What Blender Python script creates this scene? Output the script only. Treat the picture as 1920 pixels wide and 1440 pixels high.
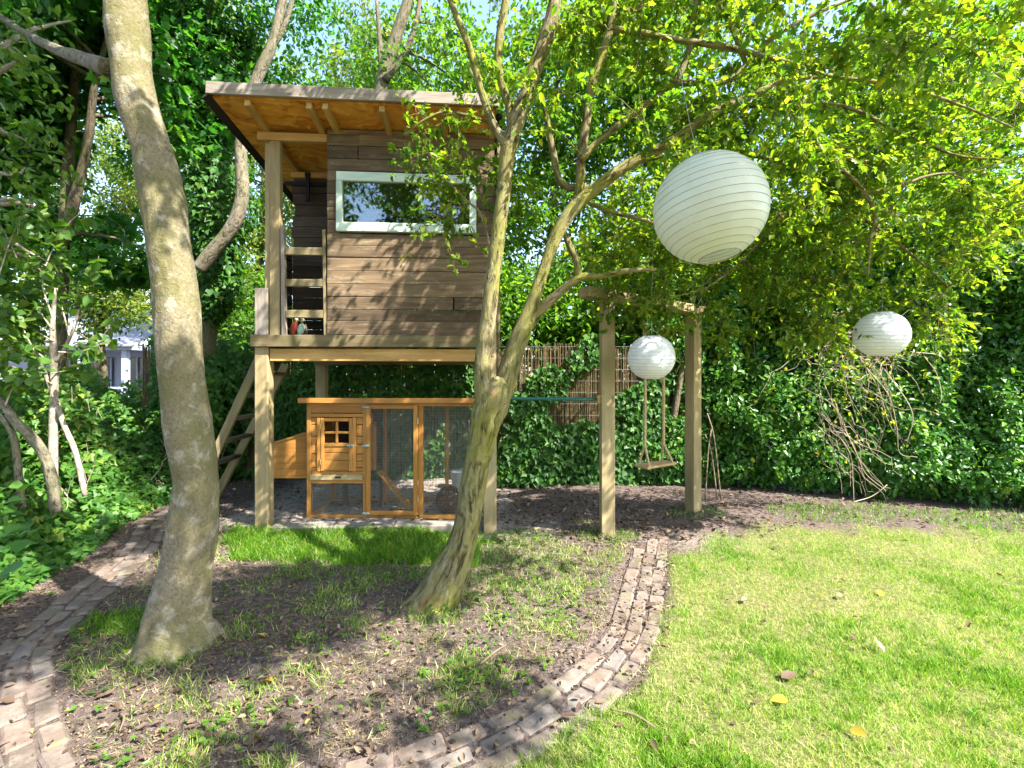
import bpy, bmesh, math, random
import numpy as np
from mathutils import Vector, Matrix, noise

# ------------------------------------------------------------------ camera, sky, sun, exposure
scene = bpy.context.scene
for _o in list(bpy.data.objects):
    bpy.data.objects.remove(_o)
COL = scene.collection
random.seed(11)
RNG = np.random.default_rng(11)
R = math.radians

EYE = 1.5           # camera height
F = 900.0           # focal length in photo pixels (1920 wide)
CX, HY = 960.0, 705.0

cam_d = bpy.data.cameras.new('camera')
cam = bpy.data.objects.new('camera', cam_d)
COL.objects.link(cam)
cam.location = (0, 0, EYE)
cam.rotation_euler = (R(90), 0, 0)
cam_d.sensor_width = 36.0
cam_d.lens = 36.0 * F / 1920.0
cam_d.shift_y = -15.0 / 1920.0
cam_d.clip_start = 0.05
cam_d.clip_end = 1000.0
scene.camera = cam

SUN_ELEV = 48.0
SUN_FROM = Vector((0.84, -0.54, 0)).normalized()      # horizontal direction towards the sun
world = bpy.data.worlds.new('World')
scene.world = world
world.use_nodes = True
wn = world.node_tree
bg = wn.nodes['Background']
sky = wn.nodes.new('ShaderNodeTexSky')
sky.sky_type = 'NISHITA'
sky.sun_disc = False
sky.sun_elevation = R(SUN_ELEV)
sky.sun_rotation = math.atan2(SUN_FROM.x, SUN_FROM.y)
sky.air_density = 1.0
sky.dust_density = 1.2
sky.ozone_density = 1.0
wn.links.new(sky.outputs[0], bg.inputs[0])
bg.inputs[1].default_value = 0.145

sun_d = bpy.data.lights.new('sun', 'SUN')
sun = bpy.data.objects.new('sun', sun_d)
COL.objects.link(sun)
sun_d.energy = 5.0
sun_d.angle = R(0.55)
sun_d.color = (1.0, 0.95, 0.87)
_sv = Vector((SUN_FROM.x * math.cos(R(SUN_ELEV)), SUN_FROM.y * math.cos(R(SUN_ELEV)), math.sin(R(SUN_ELEV))))
sun.rotation_euler = _sv.to_track_quat('Z', 'Y').to_euler()
sun.location = _sv * 30

vs = scene.view_settings
vs.view_transform = 'Standard'
vs.look = 'None'
vs.gamma = 1.0
vs.use_curve_mapping = False
vs.exposure = 2.15
scene.render.engine = 'CYCLES'
scene.cycles.max_bounces = 10
scene.cycles.diffuse_bounces = 7
scene.cycles.glossy_bounces = 3
scene.cycles.transmission_bounces = 6
scene.cycles.transparent_max_bounces = 10
scene.cycles.caustics_reflective = False
scene.cycles.caustics_refractive = False

# ------------------------------------------------------------------ helpers
def pt(px, py, d):
    """a point seen at photo pixel (px,py), d metres in front of the camera"""
    return Vector(((px - CX) * d / F, d, EYE - (py - HY) * d / F))

def gpt(px, py, z=0.0):
    d = (EYE - z) * F / (py - HY)
    return Vector(((px - CX) * d / F, d, z))

def sstep(a, b, x):
    t = np.clip((np.asarray(x, float) - a) / (b - a), 0, 1)
    return t * t * (3 - 2 * t)

def ground_z(x, y):
    x = np.asarray(x, float); y = np.asarray(y, float)
    z = 0.085 * sstep(-0.25, -1.0, x) * sstep(3.9, 4.6, y)
    z = z - 0.035 * sstep(-0.9, -0.3, x) * sstep(0.7, 0.1, x) * sstep(3.9, 4.5, y)
    bank = sstep(0.0, 1.5, (-x - 0.55 * y - 1.25)) * sstep(1.5, 3.0, y)
    z = z + 0.30 * bank
    z = z + 0.012 * np.sin(3.1 * x + 1.0) * np.sin(2.7 * y) + 0.006 * np.sin(9.0 * x + 2.0 * y) * np.sin(8.0 * y - 3.0 * x)
    return z

def gz(x, y):
    return float(ground_z(x, y))

def tag(o, label=None, cat=None, group=None, kind=None):
    if label: o['label'] = label
    if cat: o['category'] = cat
    if group: o['group'] = group
    if kind: o['kind'] = kind
    return o

def empty(name, loc=(0, 0, 0), rotz=0.0):
    o = bpy.data.objects.new(name, None)
    COL.objects.link(o)
    o.location = loc
    o.rotation_euler = (0, 0, rotz)
    o.empty_display_size = 0.1
    return o

def put(name, me, mat=None, parent=None, loc=(0, 0, 0), rot=None, mw=None):
    o = bpy.data.objects.new(name, me)
    COL.objects.link(o)
    if mat is not None and len(me.materials) == 0:
        me.materials.append(mat)
    if parent is not None:
        o.parent = parent
    if mw is not None:
        o.matrix_basis = mw
    else:
        o.location = loc
        if rot is not None:
            o.rotation_euler = rot
    return o

def sub(name, parent):
    o = bpy.data.objects.new(name, None)
    COL.objects.link(o)
    o.parent = parent
    o.empty_display_size = 0.05
    return o

def raw_mesh(name, V, faces, smooth=False):
    me = bpy.data.meshes.new(name)
    me.from_pydata([tuple(v) for v in V], [], faces)
    me.update()
    if smooth:
        me.polygons.foreach_set('use_smooth', [True] * len(me.polygons))
    return me

def arr_mesh(name, V, loops, starts, smooth=False, tint=None, attrs=None):
    """big meshes straight from numpy arrays"""
    me = bpy.data.meshes.new(name)
    V = np.ascontiguousarray(V, dtype=np.float32)
    me.vertices.add(len(V)); me.vertices.foreach_set('co', V.ravel())
    me.loops.add(len(loops)); me.loops.foreach_set('vertex_index', np.ascontiguousarray(loops, dtype=np.int32))
    me.polygons.add(len(starts)); me.polygons.foreach_set('loop_start', np.ascontiguousarray(starts, dtype=np.int32))
    if smooth:
        me.polygons.foreach_set('use_smooth', np.ones(len(starts), dtype=bool))
    me.update(calc_edges=True)
    if tint is not None:
        a = me.attributes.new('tint', 'FLOAT', 'FACE')
        a.data.foreach_set('value', np.ascontiguousarray(tint, dtype=np.float32))
    for k, (typ, dom, val) in (attrs or {}).items():
        a = me.attributes.new(k, typ, dom)
        a.data.foreach_set('vector' if typ == 'FLOAT_VECTOR' else 'value', np.ascontiguousarray(val, dtype=np.float32).ravel())
    return me

def box_mesh(L, W, T, bev=0.004, jit=0.0):
    bm = bmesh.new()
    bmesh.ops.create_cube(bm, size=1.0)
    for v in bm.verts:
        v.co.x *= L; v.co.y *= W; v.co.z *= T
        if jit:
            v.co += Vector((random.uniform(-jit, jit), random.uniform(-jit, jit) * .6, random.uniform(-jit, jit) * .4))
    if bev > 0:
        bmesh.ops.bevel(bm, geom=list(bm.edges), offset=min(bev, 0.4 * min(L, W, T)), segments=1, affect='EDGES')
    me = bpy.data.meshes.new('board')
    bm.to_mesh(me); bm.free()
    return me

def board(name, parent, p0, p1, W, T, mat, up=(0, 0, 1), bev=0.004, jit=0.0, me=None):
    """a straight piece of timber from p0 to p1; W is measured along 'up', T across it; grain runs along local X"""
    p0 = Vector(p0); p1 = Vector(p1)
    ax = (p1 - p0); L = ax.length; ax.normalize()
    y = Vector(up); y = (y - ax * y.dot(ax)).normalized()
    z = ax.cross(y)
    M = Matrix((ax, y, z)).transposed().to_4x4()
    M.translation = (p0 + p1) / 2
    return put(name, me or box_mesh(L, W, T, bev, jit), mat, parent, mw=M)

def post(name, parent, x, y, z0, z1, wx, wy, mat, bev=0.006):
    return board(name, parent, (x, y, z0), (x, y, z1), wy, wx, mat, up=(0, 1, 0), bev=bev)

def catmull(P, step):
    """P: rows of any dimension (first three are xyz); returns an evenly sampled curve"""
    P = np.asarray(P, float)
    Q = np.vstack([2 * P[0] - P[1], P, 2 * P[-1] - P[-2]])
    out = []
    for i in range(1, len(Q) - 2):
        n = max(2, int(np.linalg.norm(Q[i + 1][:3] - Q[i][:3]) / step))
        t = np.linspace(0, 1, n, endpoint=False)[:, None]
        p0, p1, p2, p3 = Q[i - 1], Q[i], Q[i + 1], Q[i + 2]
        out.append(0.5 * (2 * p1 + (p2 - p0) * t + (2 * p0 - 5 * p1 + 4 * p2 - p3) * t ** 2 + (3 * p1 - p0 - 3 * p2 + p3) * t ** 3))
    out.append(P[-1:])
    return np.vstack(out)

def frames(C):
    T = np.gradient(C, axis=0)
    T /= np.linalg.norm(T, axis=1)[:, None] + 1e-9
    n = np.cross(T[0], (0.3, 1, 0.2)); n /= np.linalg.norm(n)
    N = np.zeros_like(C)
    for i in range(len(C)):
        n = n - T[i] * n.dot(T[i]); n /= np.linalg.norm(n) + 1e-9
        N[i] = n
    return T, N, np.cross(T, N)

def tube_mesh(name, P, step=0.04, sides=24, lump=0.0, ridge=0.0, ridge_f=14.0, seed=0.0, flare=None, cap=True):
    """P rows: x,y,z,radius. Returns a mesh with a 'bark' vector attribute that follows the axis"""
    S = catmull(P, step)
    C, rad = S[:, :3], np.maximum(S[:, 3], 0.0008)
    T, N, B = frames(C)
    m = len(C)
    al = np.concatenate([[0], np.cumsum(np.linalg.norm(np.diff(C, axis=0), axis=1))])
    ang = np.linspace(0, 2 * np.pi, sides, endpoint=False)
    ca, sa = np.cos(ang), np.sin(ang)
    rr = np.repeat(rad[:, None], sides, 1)
    if flare is not None:
        for i in range(m):
            for j in range(sides):
                rr[i, j] *= flare(al[i], ang[j])
    if lump or ridge:
        for i in range(m):
            for j in range(sides):
                q = Vector((ca[j] * rad[i], sa[j] * rad[i], al[i]))
                d = 0.0
                if lump:
                    d += lump * noise.noise(Vector((q.x * 5 + seed, q.y * 5, q.z * 3.2)))
                if ridge:
                    v = noise.noise(Vector((q.x * ridge_f * 2 + seed, q.y * ridge_f * 2, q.z * ridge_f * .55)))
                    v2 = noise.noise(Vector((q.x * ridge_f * 5 + seed, q.y * ridge_f * 5, q.z * ridge_f * 1.6)))
                    d += ridge * (0.5 - abs(v) * 1.6 + .5 * v2)
                rr[i, j] += d
    V = C[:, None, :] + rr[:, :, None] * (ca[None, :, None] * N[:, None, :] + sa[None, :, None] * B[:, None, :])
    bark = np.stack([rad[:, None] * ca[None], rad[:, None] * sa[None], np.repeat(al[:, None], sides, 1)], -1)
    i, j = np.meshgrid(np.arange(m - 1), np.arange(sides), indexing='ij')
    a = i * sides + j; b = i * sides + (j + 1) % sides
    quads = np.stack([a, b, b + sides, a + sides], -1).reshape(-1, 4)
    V = V.reshape(-1, 3); bark = bark.reshape(-1, 3)
    loops = quads.ravel(); starts = np.arange(len(quads)) * 4
    if cap:
        base = (m - 1) * sides
        V = np.vstack([V, C[-1], C[0]]); bark = np.vstack([bark, [0, 0, al[-1]], [0, 0, 0]])
        tri = np.stack([base + np.arange(sides), base + (np.arange(sides) + 1) % sides, np.full(sides, len(V) - 2)], -1)
        tri2 = np.stack([(np.arange(sides) + 1) % sides, np.arange(sides), np.full(sides, len(V) - 1)], -1)
        starts = np.concatenate([starts, len(loops) + np.arange(2 * sides) * 3])
        loops = np.concatenate([loops, tri.ravel(), tri2.ravel()])
    return arr_mesh(name, V, loops, starts, smooth=True, attrs={'bark': ('FLOAT_VECTOR', 'POINT', bark)})

def many_tubes(name, C, Rd, sides=4):
    """C: (n,m,3) centre lines, Rd: (n,m) radii -> one mesh"""
    C = np.asarray(C, float); Rd = np.asarray(Rd, float)
    n, m, _ = C.shape
    T = np.gradient(C, axis=1)
    T /= np.linalg.norm(T, axis=2)[..., None] + 1e-9
    ref = np.where(np.abs(T[:, :1, 2:3]) < .8, np.array([0, 0, 1.0]), np.array([1.0, 0, 0]))
    N = np.cross(T, np.repeat(ref, m, 1)); N /= np.linalg.norm(N, axis=2)[..., None] + 1e-9
    B = np.cross(T, N)
    ang = np.linspace(0, 2 * np.pi, sides, endpoint=False)
    V = C[:, :, None] + Rd[:, :, None, None] * (np.cos(ang)[None, None, :, None] * N[:, :, None] + np.sin(ang)[None, None, :, None] * B[:, :, None])
    k, i, j = np.meshgrid(np.arange(n), np.arange(m - 1), np.arange(sides), indexing='ij')
    a = (k * m + i) * sides + j; b = (k * m + i) * sides + (j + 1) % sides
    q = np.stack([a, b, b + sides, a + sides], -1).reshape(-1, 4)
    al = np.concatenate([np.zeros((n, 1)), np.cumsum(np.linalg.norm(np.diff(C, axis=1), axis=2), 1)], 1)
    bark = np.stack([np.broadcast_to((Rd[:, :, None] * np.cos(ang)), (n, m, sides)), np.broadcast_to(Rd[:, :, None] * np.sin(ang), (n, m, sides)),
                     np.broadcast_to(al[:, :, None], (n, m, sides))], -1).reshape(-1, 3)
    return arr_mesh(name, V.reshape(-1, 3), q.ravel(), np.arange(len(q)) * 4, smooth=True, attrs={'bark': ('FLOAT_VECTOR', 'POINT', bark)})

def unit(a):
    return a / (np.linalg.norm(a, axis=-1, keepdims=True) + 1e-9)

def rand_dir(n):
    return unit(RNG.normal(size=(n, 3)))

# leaf outlines: x along the leaf, y across, z lift of the blade
DIAMOND = (np.array([(0, 0, 0), (.42, -.27, .08), (1, 0, -.14), (.42, .27, .08)]), [(0, 1, 2), (0, 2, 3)])
OVAL = (np.array([(0, 0, 0), (.25, -.25, .06), (.65, -.23, .03), (1, 0, -.14), (.65, .23, .03), (.25, .25, .06)]), [(0, 1, 2, 3), (0, 3, 4, 5)])
ROUND = (np.array([(0, 0, 0), (.08, -.3, .05), (.4, -.43, .08), (.75, -.27, .02), (1.02, 0, -.12), (.75, .27, .02), (.4, .43, .08), (.08, .3, .05)]),
         [(0, 1, 2, 3, 4), (0, 4, 5, 6, 7)])
LOBED = (np.array([(0, 0, 0), (.28, -.1, .02), (.36, -.36, .06), (.52, -.17, .02), (.72, -.33, .03), (.76, -.12, 0), (1, 0, -.12),
                   (.76, .12, 0), (.72, .33, .03), (.52, .17, .02), (.36, .36, .06), (.28, .1, .02)]),
         [(0, 1, 2, 3), (0, 3, 4, 5, 6), (0, 6, 7, 8, 9), (0, 9, 10, 11)])
IVY = (np.array([(0, 0, 0), (-.08, -.3, .05), (.25, -.48, .06), (.45, -.25, .04), (1, 0, -.1), (.45, .25, .04), (.25, .48, .06), (-.08, .3, .05)]),
       [(0, 1, 2, 3, 4), (0, 4, 5, 6, 7)])
MAPLE = (np.array([(0, 0, 0), (0, -.35, .02), (.3, -.56, .05), (.42, -.3, .02), (.72, -.42, .0), (.72, -.16, .0), (1, 0, -.12),
                   (.72, .16, 0), (.72, .42, 0), (.42, .3, .02), (.3, .56, .05), (0, .35, .02)]),
         [(0, 1, 2, 3), (0, 3, 4, 5, 6), (0, 6, 7, 8, 9), (0, 9, 10, 11)])

def leaves(name, pos, axis, nrm, size, tint, tmpl, mat, parent=None, kind=None):
    Tv, Tf = tmpl
    n = len(pos)
    a = unit(axis)
    nn = unit(nrm - (nrm * a).sum(1, keepdims=True) * a)
    b = np.cross(nn, a)
    wid = RNG.uniform(.8, 1.15, n)
    V = pos[:, None] + size[:, None, None] * (Tv[None, :, 0:1] * a[:, None] + Tv[None, :, 1:2] * wid[:, None, None] * b[:, None] + Tv[None, :, 2:3] * nn[:, None] * RNG.uniform(.3, 2.2, n)[:, None, None])
    k = len(Tv)
    fl = np.concatenate([np.array(f) for f in Tf]); fs = np.cumsum([0] + [len(f) for f in Tf])[:-1]
    L = len(fl)
    loops = (np.arange(n)[:, None] * k + fl[None]).ravel()
    starts = (np.arange(n)[:, None] * L + fs[None]).ravel()
    me = arr_mesh(name, V.reshape(-1, 3), loops, starts, tint=np.repeat(tint, len(Tf)))
    o = put(name, me, mat, parent)
    if kind: o['kind'] = kind
    return o

def in_ellipsoids(n, ells, shell=0.35, hole=0.0, hole_f=0.5, seed=0.0):
    """n points inside a union of ellipsoids (cx,cy,cz,rx,ry,rz[,weight]), denser towards the outside; 3-D noise opens gaps"""
    w = np.array([(e[6] if len(e) > 6 else e[3] * e[4] * e[5]) for e in ells], float); w /= w.sum()
    out = []
    while len(out) < n:
        e = ells[RNG.choice(len(ells), p=w)]
        d = RNG.normal(size=3); d /= np.linalg.norm(d)
        r = RNG.uniform(shell, 1.0) ** 0.6
        p = np.array(e[:3]) + d * r * np.array(e[3:6])
        if hole and noise.noise(Vector(p * hole_f) + Vector((seed, 0, 0))) < hole - .35:
            continue
        out.append(p)
    return np.array(out)

def clump_leaves(name, centers, per, rad, size, tmpl, mat, parent=None, droop=0.35, flat=0.7, facing=None, kind=None, outward=.5):
    n = len(centers) * per
    c = np.repeat(centers, per, 0)
    off = rand_dir(n) * (RNG.uniform(0, 1, n) ** .5)[:, None] * rad
    off[:, 2] *= flat
    pos = c + off
    axis = unit(off) * outward + rand_dir(n) * .7 + np.array([0, 0, -droop])
    nrm = np.array([0, 0, .8]) + rand_dir(n) * .75
    if facing is not None:
        nrm = nrm * .6 + np.array(facing)
    s = RNG.uniform(size[0], size[1], n)
    ct = np.repeat(RNG.uniform(0, 1, len(centers)), per)
    tint = np.clip(.5 * ct + .5 * RNG.uniform(0, 1, n), 0, 1)
    return leaves(name, pos, axis, nrm, s, tint, tmpl, mat, parent, kind)
# ------------------------------------------------------------------ materials
class NT:
    def __init__(self, name):
        self.m = bpy.data.materials.new(name)
        self.m.use_nodes = True
        self.t = self.m.node_tree
        self.b = self.t.nodes['Principled BSDF']
        self.out = self.t.nodes['Material Output']
    def n(self, typ, **kw):
        nd = self.t.nodes.new(typ)
        for k, v in kw.items():
            setattr(nd, k, v)
        return nd
    def l(self, a, b):
        self.t.links.new(a, b)
    def noise(self, vec, scale, detail=4.0, rough=.55, dist=0.0):
        nd = self.n('ShaderNodeTexNoise')
        nd.inputs['Scale'].default_value = scale
        nd.inputs['Detail'].default_value = detail
        nd.inputs['Roughness'].default_value = rough
        nd.inputs['Distortion'].default_value = dist
        if vec is not None: self.l(vec, nd.inputs['Vector'])
        return nd.outputs['Fac']
    def ramp(self, fac, stops, interp='LINEAR'):
        nd = self.n('ShaderNodeValToRGB')
        cr = nd.color_ramp; cr.interpolation = interp
        while len(cr.elements) < len(stops): cr.elements.new(.5)
        for e, (p, c) in zip(cr.elements, stops):
            e.position = p
            e.color = (c[0], c[1], c[2], 1) if hasattr(c, '__len__') else (c, c, c, 1)
        self.l(fac, nd.inputs[0])
        return nd.outputs[0]
    def mix(self, fac, a, b, blend='MIX'):
        nd = self.n('ShaderNodeMix', data_type='RGBA', blend_type=blend)
        for s, v in ((nd.inputs[0], fac), (nd.inputs[6], a), (nd.inputs[7], b)):
            if isinstance(v, bpy.types.NodeSocket): self.l(v, s)
            elif hasattr(v, '__len__'): s.default_value = (v[0], v[1], v[2], 1)
            else: s.default_value = v
        return nd.outputs[2]
    def math(self, op, a, b=0.0):
        nd = self.n('ShaderNodeMath', operation=op)
        for s, v in ((nd.inputs[0], a), (nd.inputs[1], b)):
            if isinstance(v, bpy.types.NodeSocket): self.l(v, s)
            else: s.default_value = v
        return nd.outputs[0]
    def mapping(self, vec, scale=(1, 1, 1), loc=None):
        nd = self.n('ShaderNodeMapping')
        nd.inputs['Scale'].default_value = scale
        if vec is not None: self.l(vec, nd.inputs['Vector'])
        if loc is not None: self.l(loc, nd.inputs['Location'])
        return nd.outputs[0]
    def bump(self, h, strength=.4, dist=.01):
        nd = self.n('ShaderNodeBump')
        nd.inputs['Strength'].default_value = strength
        nd.inputs['Distance'].default_value = dist
        self.l(h, nd.inputs['Height'])
        self.l(nd.outputs[0], self.b.inputs['Normal'])
    def col(self, c, rough=.8, spec=.3):
        if isinstance(c, bpy.types.NodeSocket): self.l(c, self.b.inputs['Base Color'])
        else: self.b.inputs['Base Color'].default_value = (c[0], c[1], c[2], 1)
        self.b.inputs['Roughness'].default_value = rough
        self.b.inputs['Specular IOR Level'].default_value = spec

def leaf_mat(name, stops, trans=.4, tcol=(1.5, 1.5, .6), rough=.45, spec=.35):
    m = NT(name)
    at = m.n('ShaderNodeAttribute', attribute_name='tint')
    c = m.ramp(at.outputs['Fac'], stops)
    tc = m.n('ShaderNodeTexCoord')
    v = m.noise(tc.outputs['Object'], 60.0, 2.0)
    c = m.mix(m.math('MULTIPLY', v, .35), c, (.5, .6, .2), 'MULTIPLY')
    m.col(c, rough, spec)
    tr = m.n('ShaderNodeBsdfTranslucent')
    m.l(m.mix(1.0, c, tcol, 'MULTIPLY'), tr.inputs[0])
    mx = m.n('ShaderNodeMixShader'); mx.inputs[0].default_value = trans
    m.l(m.b.outputs[0], mx.inputs[1]); m.l(tr.outputs[0], mx.inputs[2])
    m.l(mx.outputs[0], m.out.inputs['Surface'])
    return m.m

def wood_mat(name, dark, light, rough=.8, grain=1.0, knots=.5, moss=0.0, pale=0.0, vary=.35, mosscol=(.16, .17, .05), palecol=(.42, .38, .32), spec=.25, bump=.35):
    m = NT(name)
    tc = m.n('ShaderNodeTexCoord'); oi = m.n('ShaderNodeObjectInfo')
    off = m.n('ShaderNodeCombineXYZ')
    m.l(m.math('MULTIPLY', oi.outputs['Random'], 31.0), off.inputs[0]); m.l(m.math('MULTIPLY', oi.outputs['Random'], 17.0), off.inputs[2])
    v = m.mapping(tc.outputs['Object'], (1.3, 22 * grain, 22 * grain), off.outputs[0])
    g = m.noise(v, 1.6, 7.0, .62, .6)
    c = m.ramp(g, [(.25, dark), (.5, [(a + b) / 2 for a, b in zip(dark, light)]), (.75, light)])
    big = m.noise(m.mapping(tc.outputs['Object'], (1, 3, 3), off.outputs[0]), 2.2, 3.0)
    c = m.mix(m.ramp(big, [(.35, 0), (.7, .55)]), c, [x * .55 for x in dark])
    if knots:
        vo = m.n('ShaderNodeTexVoronoi'); vo.inputs['Scale'].default_value = 1.0
        m.l(m.mapping(tc.outputs['Object'], (2.6, 7, 7), off.outputs[0]), vo.inputs['Vector'])
        k = m.ramp(vo.outputs['Distance'], [(.04, knots), (.11, 0)])
        c = m.mix(k, c, [x * .3 for x in dark])
    if moss:
        mo = m.ramp(m.noise(tc.outputs['Object'], 3.2, 5.0), [(.45, 0), (.7, moss)])
        c = m.mix(mo, c, mosscol)
    if pale:
        pa = m.noise(m.mapping(tc.outputs['Object'], (2.0, 9, 9), off.outputs[0]), 3.0, 6.0, .7)
        c = m.mix(m.ramp(pa, [(.54, 0), (.68, pale)]), c, palecol)
    hs = m.n('ShaderNodeHueSaturation')
    m.l(c, hs.inputs['Color'])
    m.l(m.math('ADD', m.math('MULTIPLY', oi.outputs['Random'], 2 * vary), 1 - vary), hs.inputs['Value'])
    m.col(hs.outputs[0], rough, spec)
    m.bump(g, bump, .004)
    return m.m

def plain_mat(name, c, rough=.6, spec=.3, metal=0.0, var=.12, scale=9.0):
    m = NT(name)
    tc = m.n('ShaderNodeTexCoord')
    v = m.noise(tc.outputs['Object'], scale, 5.0)
    m.col(m.mix(m.math('MULTIPLY', v, 2 * var), c, [x * .45 for x in c]), rough, spec)
    m.b.inputs['Metallic'].default_value = metal
    return m.m

M = {}
# leaves (albedo, not lit values)
M['hawthorn'] = leaf_mat('hawthorn_leaf', [(0, (.035, .10, .015)), (.35, (.085, .175, .018)), (.75, (.185, .265, .024)), (.95, (.30, .32, .04)), (1, (.42, .33, .03))], .6, (2.05, 2.0, .6))
M['hedge'] = leaf_mat('hedge_leaf', [(0, (.028, .105, .022)), (.5, (.065, .185, .032)), (.80, (.14, .28, .035)), (1, (.28, .35, .04))], .42, (1.8, 1.8, .6), .36, .4)
M['ivy'] = leaf_mat('ivy_leaf', [(0, (.026, .09, .018)), (.5, (.055, .155, .026)), (.85, (.11, .23, .035)), (1, (.22, .29, .05))], .38, (1.6, 1.7, .6), .48, .3)
M['maple'] = leaf_mat('maple_leaf', [(0, (.018, .085, .020)), (.5, (.040, .145, .025)), (.85, (.09, .22, .03)), (1, (.19, .29, .03))], .5, (1.7, 1.9, .6), .42, .4)
M['far'] = leaf_mat('far_leaf', [(0, (.04, .105, .02)), (.4, (.10, .18, .03)), (.8, (.20, .25, .045)), (1, (.32, .26, .08))], .45, (1.8, 1.7, .7))
M['hazel'] = leaf_mat('hazel_leaf', [(0, (.034, .11, .015)), (.5, (.08, .185, .020)), (.9, (.16, .26, .025)), (1, (.28, .31, .03))], .55, (1.9, 1.9, .6))
M['sapling'] = leaf_mat('sapling_leaf', [(0, (.05, .13, .02)), (.5, (.09, .19, .03)), (1, (.18, .26, .05))], .45, (1.7, 1.7, .6), .4)
M['grass'] = leaf_mat('grass_blade', [(0, (.065, .17, .012)), (.3, (.13, .28, .018)), (.6, (.25, .40, .04)), (.82, (.46, .49, .15)), (1, (.62, .54, .33))], .38, (1.5, 1.5, .7), .5)
M['straw'] = leaf_mat('dry_straw', [(0, (.07, .05, .035)), (.4, (.16, .115, .075)), (.8, (.31, .24, .15)), (1, (.44, .36, .23))], .15, (1.2, 1.1, .8), .7)
M['longgrass'] = leaf_mat('long_grass_blade', [(0, (.05, .14, .008)), (.55, (.11, .26, .014)), (.88, (.22, .34, .04)), (1, (.40, .37, .15))], .48, (1.7, 1.8, .5), .4)
M['litter'] = leaf_mat('dead_leaf', [(0, (.045, .03, .022)), (.45, (.10, .062, .042)), (.75, (.175, .115, .08)), (.93, (.30, .235, .17)), (1, (.45, .27, .03))], .12, (1.4, 1.1, .7), .7)

# bark
def bark_mat(name, base, dark, moss, lichen, axis=.35, scale=22.0, mossamt=.8, lichamt=.5, red=None, bstr=.8, ckamt=.85, scab=False):
    m = NT(name)
    at = m.n('ShaderNodeAttribute', attribute_name='bark')
    tc = m.n('ShaderNodeTexCoord')
    v = m.mapping(at.outputs['Vector'], (1, 1, axis))
    fine = m.noise(v, scale * 2.2, 7.0, .65, .5)
    crack = m.noise(v, scale, 5.0, .6, 1.0)
    c = m.ramp(fine, [(.3, dark), (.62, base)])
    mo = m.ramp(m.noise(tc.outputs['Object'], 2.4, 6.0, .65), [(.38, 0), (.62, mossamt)])
    c = m.mix(mo, c, moss)
    li = m.ramp(m.noise(at.outputs['Vector'], 9.0, 6.0, .7, .4), [(.53, 0), (.64, lichamt)])
    c = m.mix(li, c, lichen)
    if red:
        rd = m.ramp(m.noise(m.mapping(at.outputs['Vector'], (1, 1, .3)), 7.0, 4.0, .6), [(.6, 0), (.7, .85)])
        c = m.mix(rd, c, red)
    ck = m.ramp(crack, [(.33, ckamt), (.45, 0)])
    c = m.mix(ck, c, [x * .35 for x in dark])
    m.col(c, .9, .15)
    if scab:
        sc = m.ramp(m.noise(m.mapping(at.outputs['Vector'], (1, 1, 1.9)), 6.5, 5.0, .6, .3), [(.66, 0), (.71, .8)])
        c = m.mix(sc, c, m.ramp(m.noise(at.outputs['Vector'], 60.0, 4.0, .7), [(.35, (.05, .03, .02)), (.65, (.20, .13, .08))]))
        pit = m.ramp(m.noise(m.mapping(at.outputs['Vector'], (1, 1, 1.4)), 48.0, 4.0, .6), [(.26, .7), (.36, 0)])
        c = m.mix(pit, c, (.045, .035, .02))
    m.t.links.new(c, m.b.inputs['Base Color'])
    h = m.math('ADD', m.math('MULTIPLY', fine, .5), m.math('MULTIPLY', m.ramp(crack, [(.3, 0), (.5, 1)]), .25 if scab else 1.0))
    m.bump(h, bstr, .012)
    return m.m
M['bark_smooth'] = bark_mat('smooth_grey_bark', (.225, .19, .13), (.10, .08, .05), (.115, .108, .036), (.37, .34, .27), .8, 34.0, .8, .55, None, .8, .06, True)
M['bark_hawthorn'] = bark_mat('fissured_mossy_bark', (.25, .21, .115), (.085, .065, .035), (.18, .18, .026), (.38, .35, .23), .28, 24.0, .85, .3, (.24, .10, .04), 1.0)
M['bark_dark'] = bark_mat('dark_bark', (.16, .13, .09), (.07, .05, .035), (.09, .10, .03), (.25, .23, .18), .3, 20.0, .6, .3)
M['bark_limb'] = bark_mat('weathered_limb_bark', (.21, .18, .135), (.10, .08, .055), (.12, .125, .045), (.33, .30, .26), .5, 24.0, .5, .5)
M['bark_pale'] = bark_mat('pale_sapling_bark', (.36, .31, .25), (.21, .17, .13), (.26, .25, .12), (.62, .57, .5), .5, 30.0, .3, .5, None, .3)
M['twig'] = plain_mat('twig_bark', (.17, .145, .055), .85, .2)
M['stick'] = plain_mat('grey_brown_stick', (.20, .15, .10), .85, .2, 0, .4, 8)
M['vine'] = plain_mat('dry_vine', (.46, .37, .27), .85, .2, 0, .4, 6)

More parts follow.
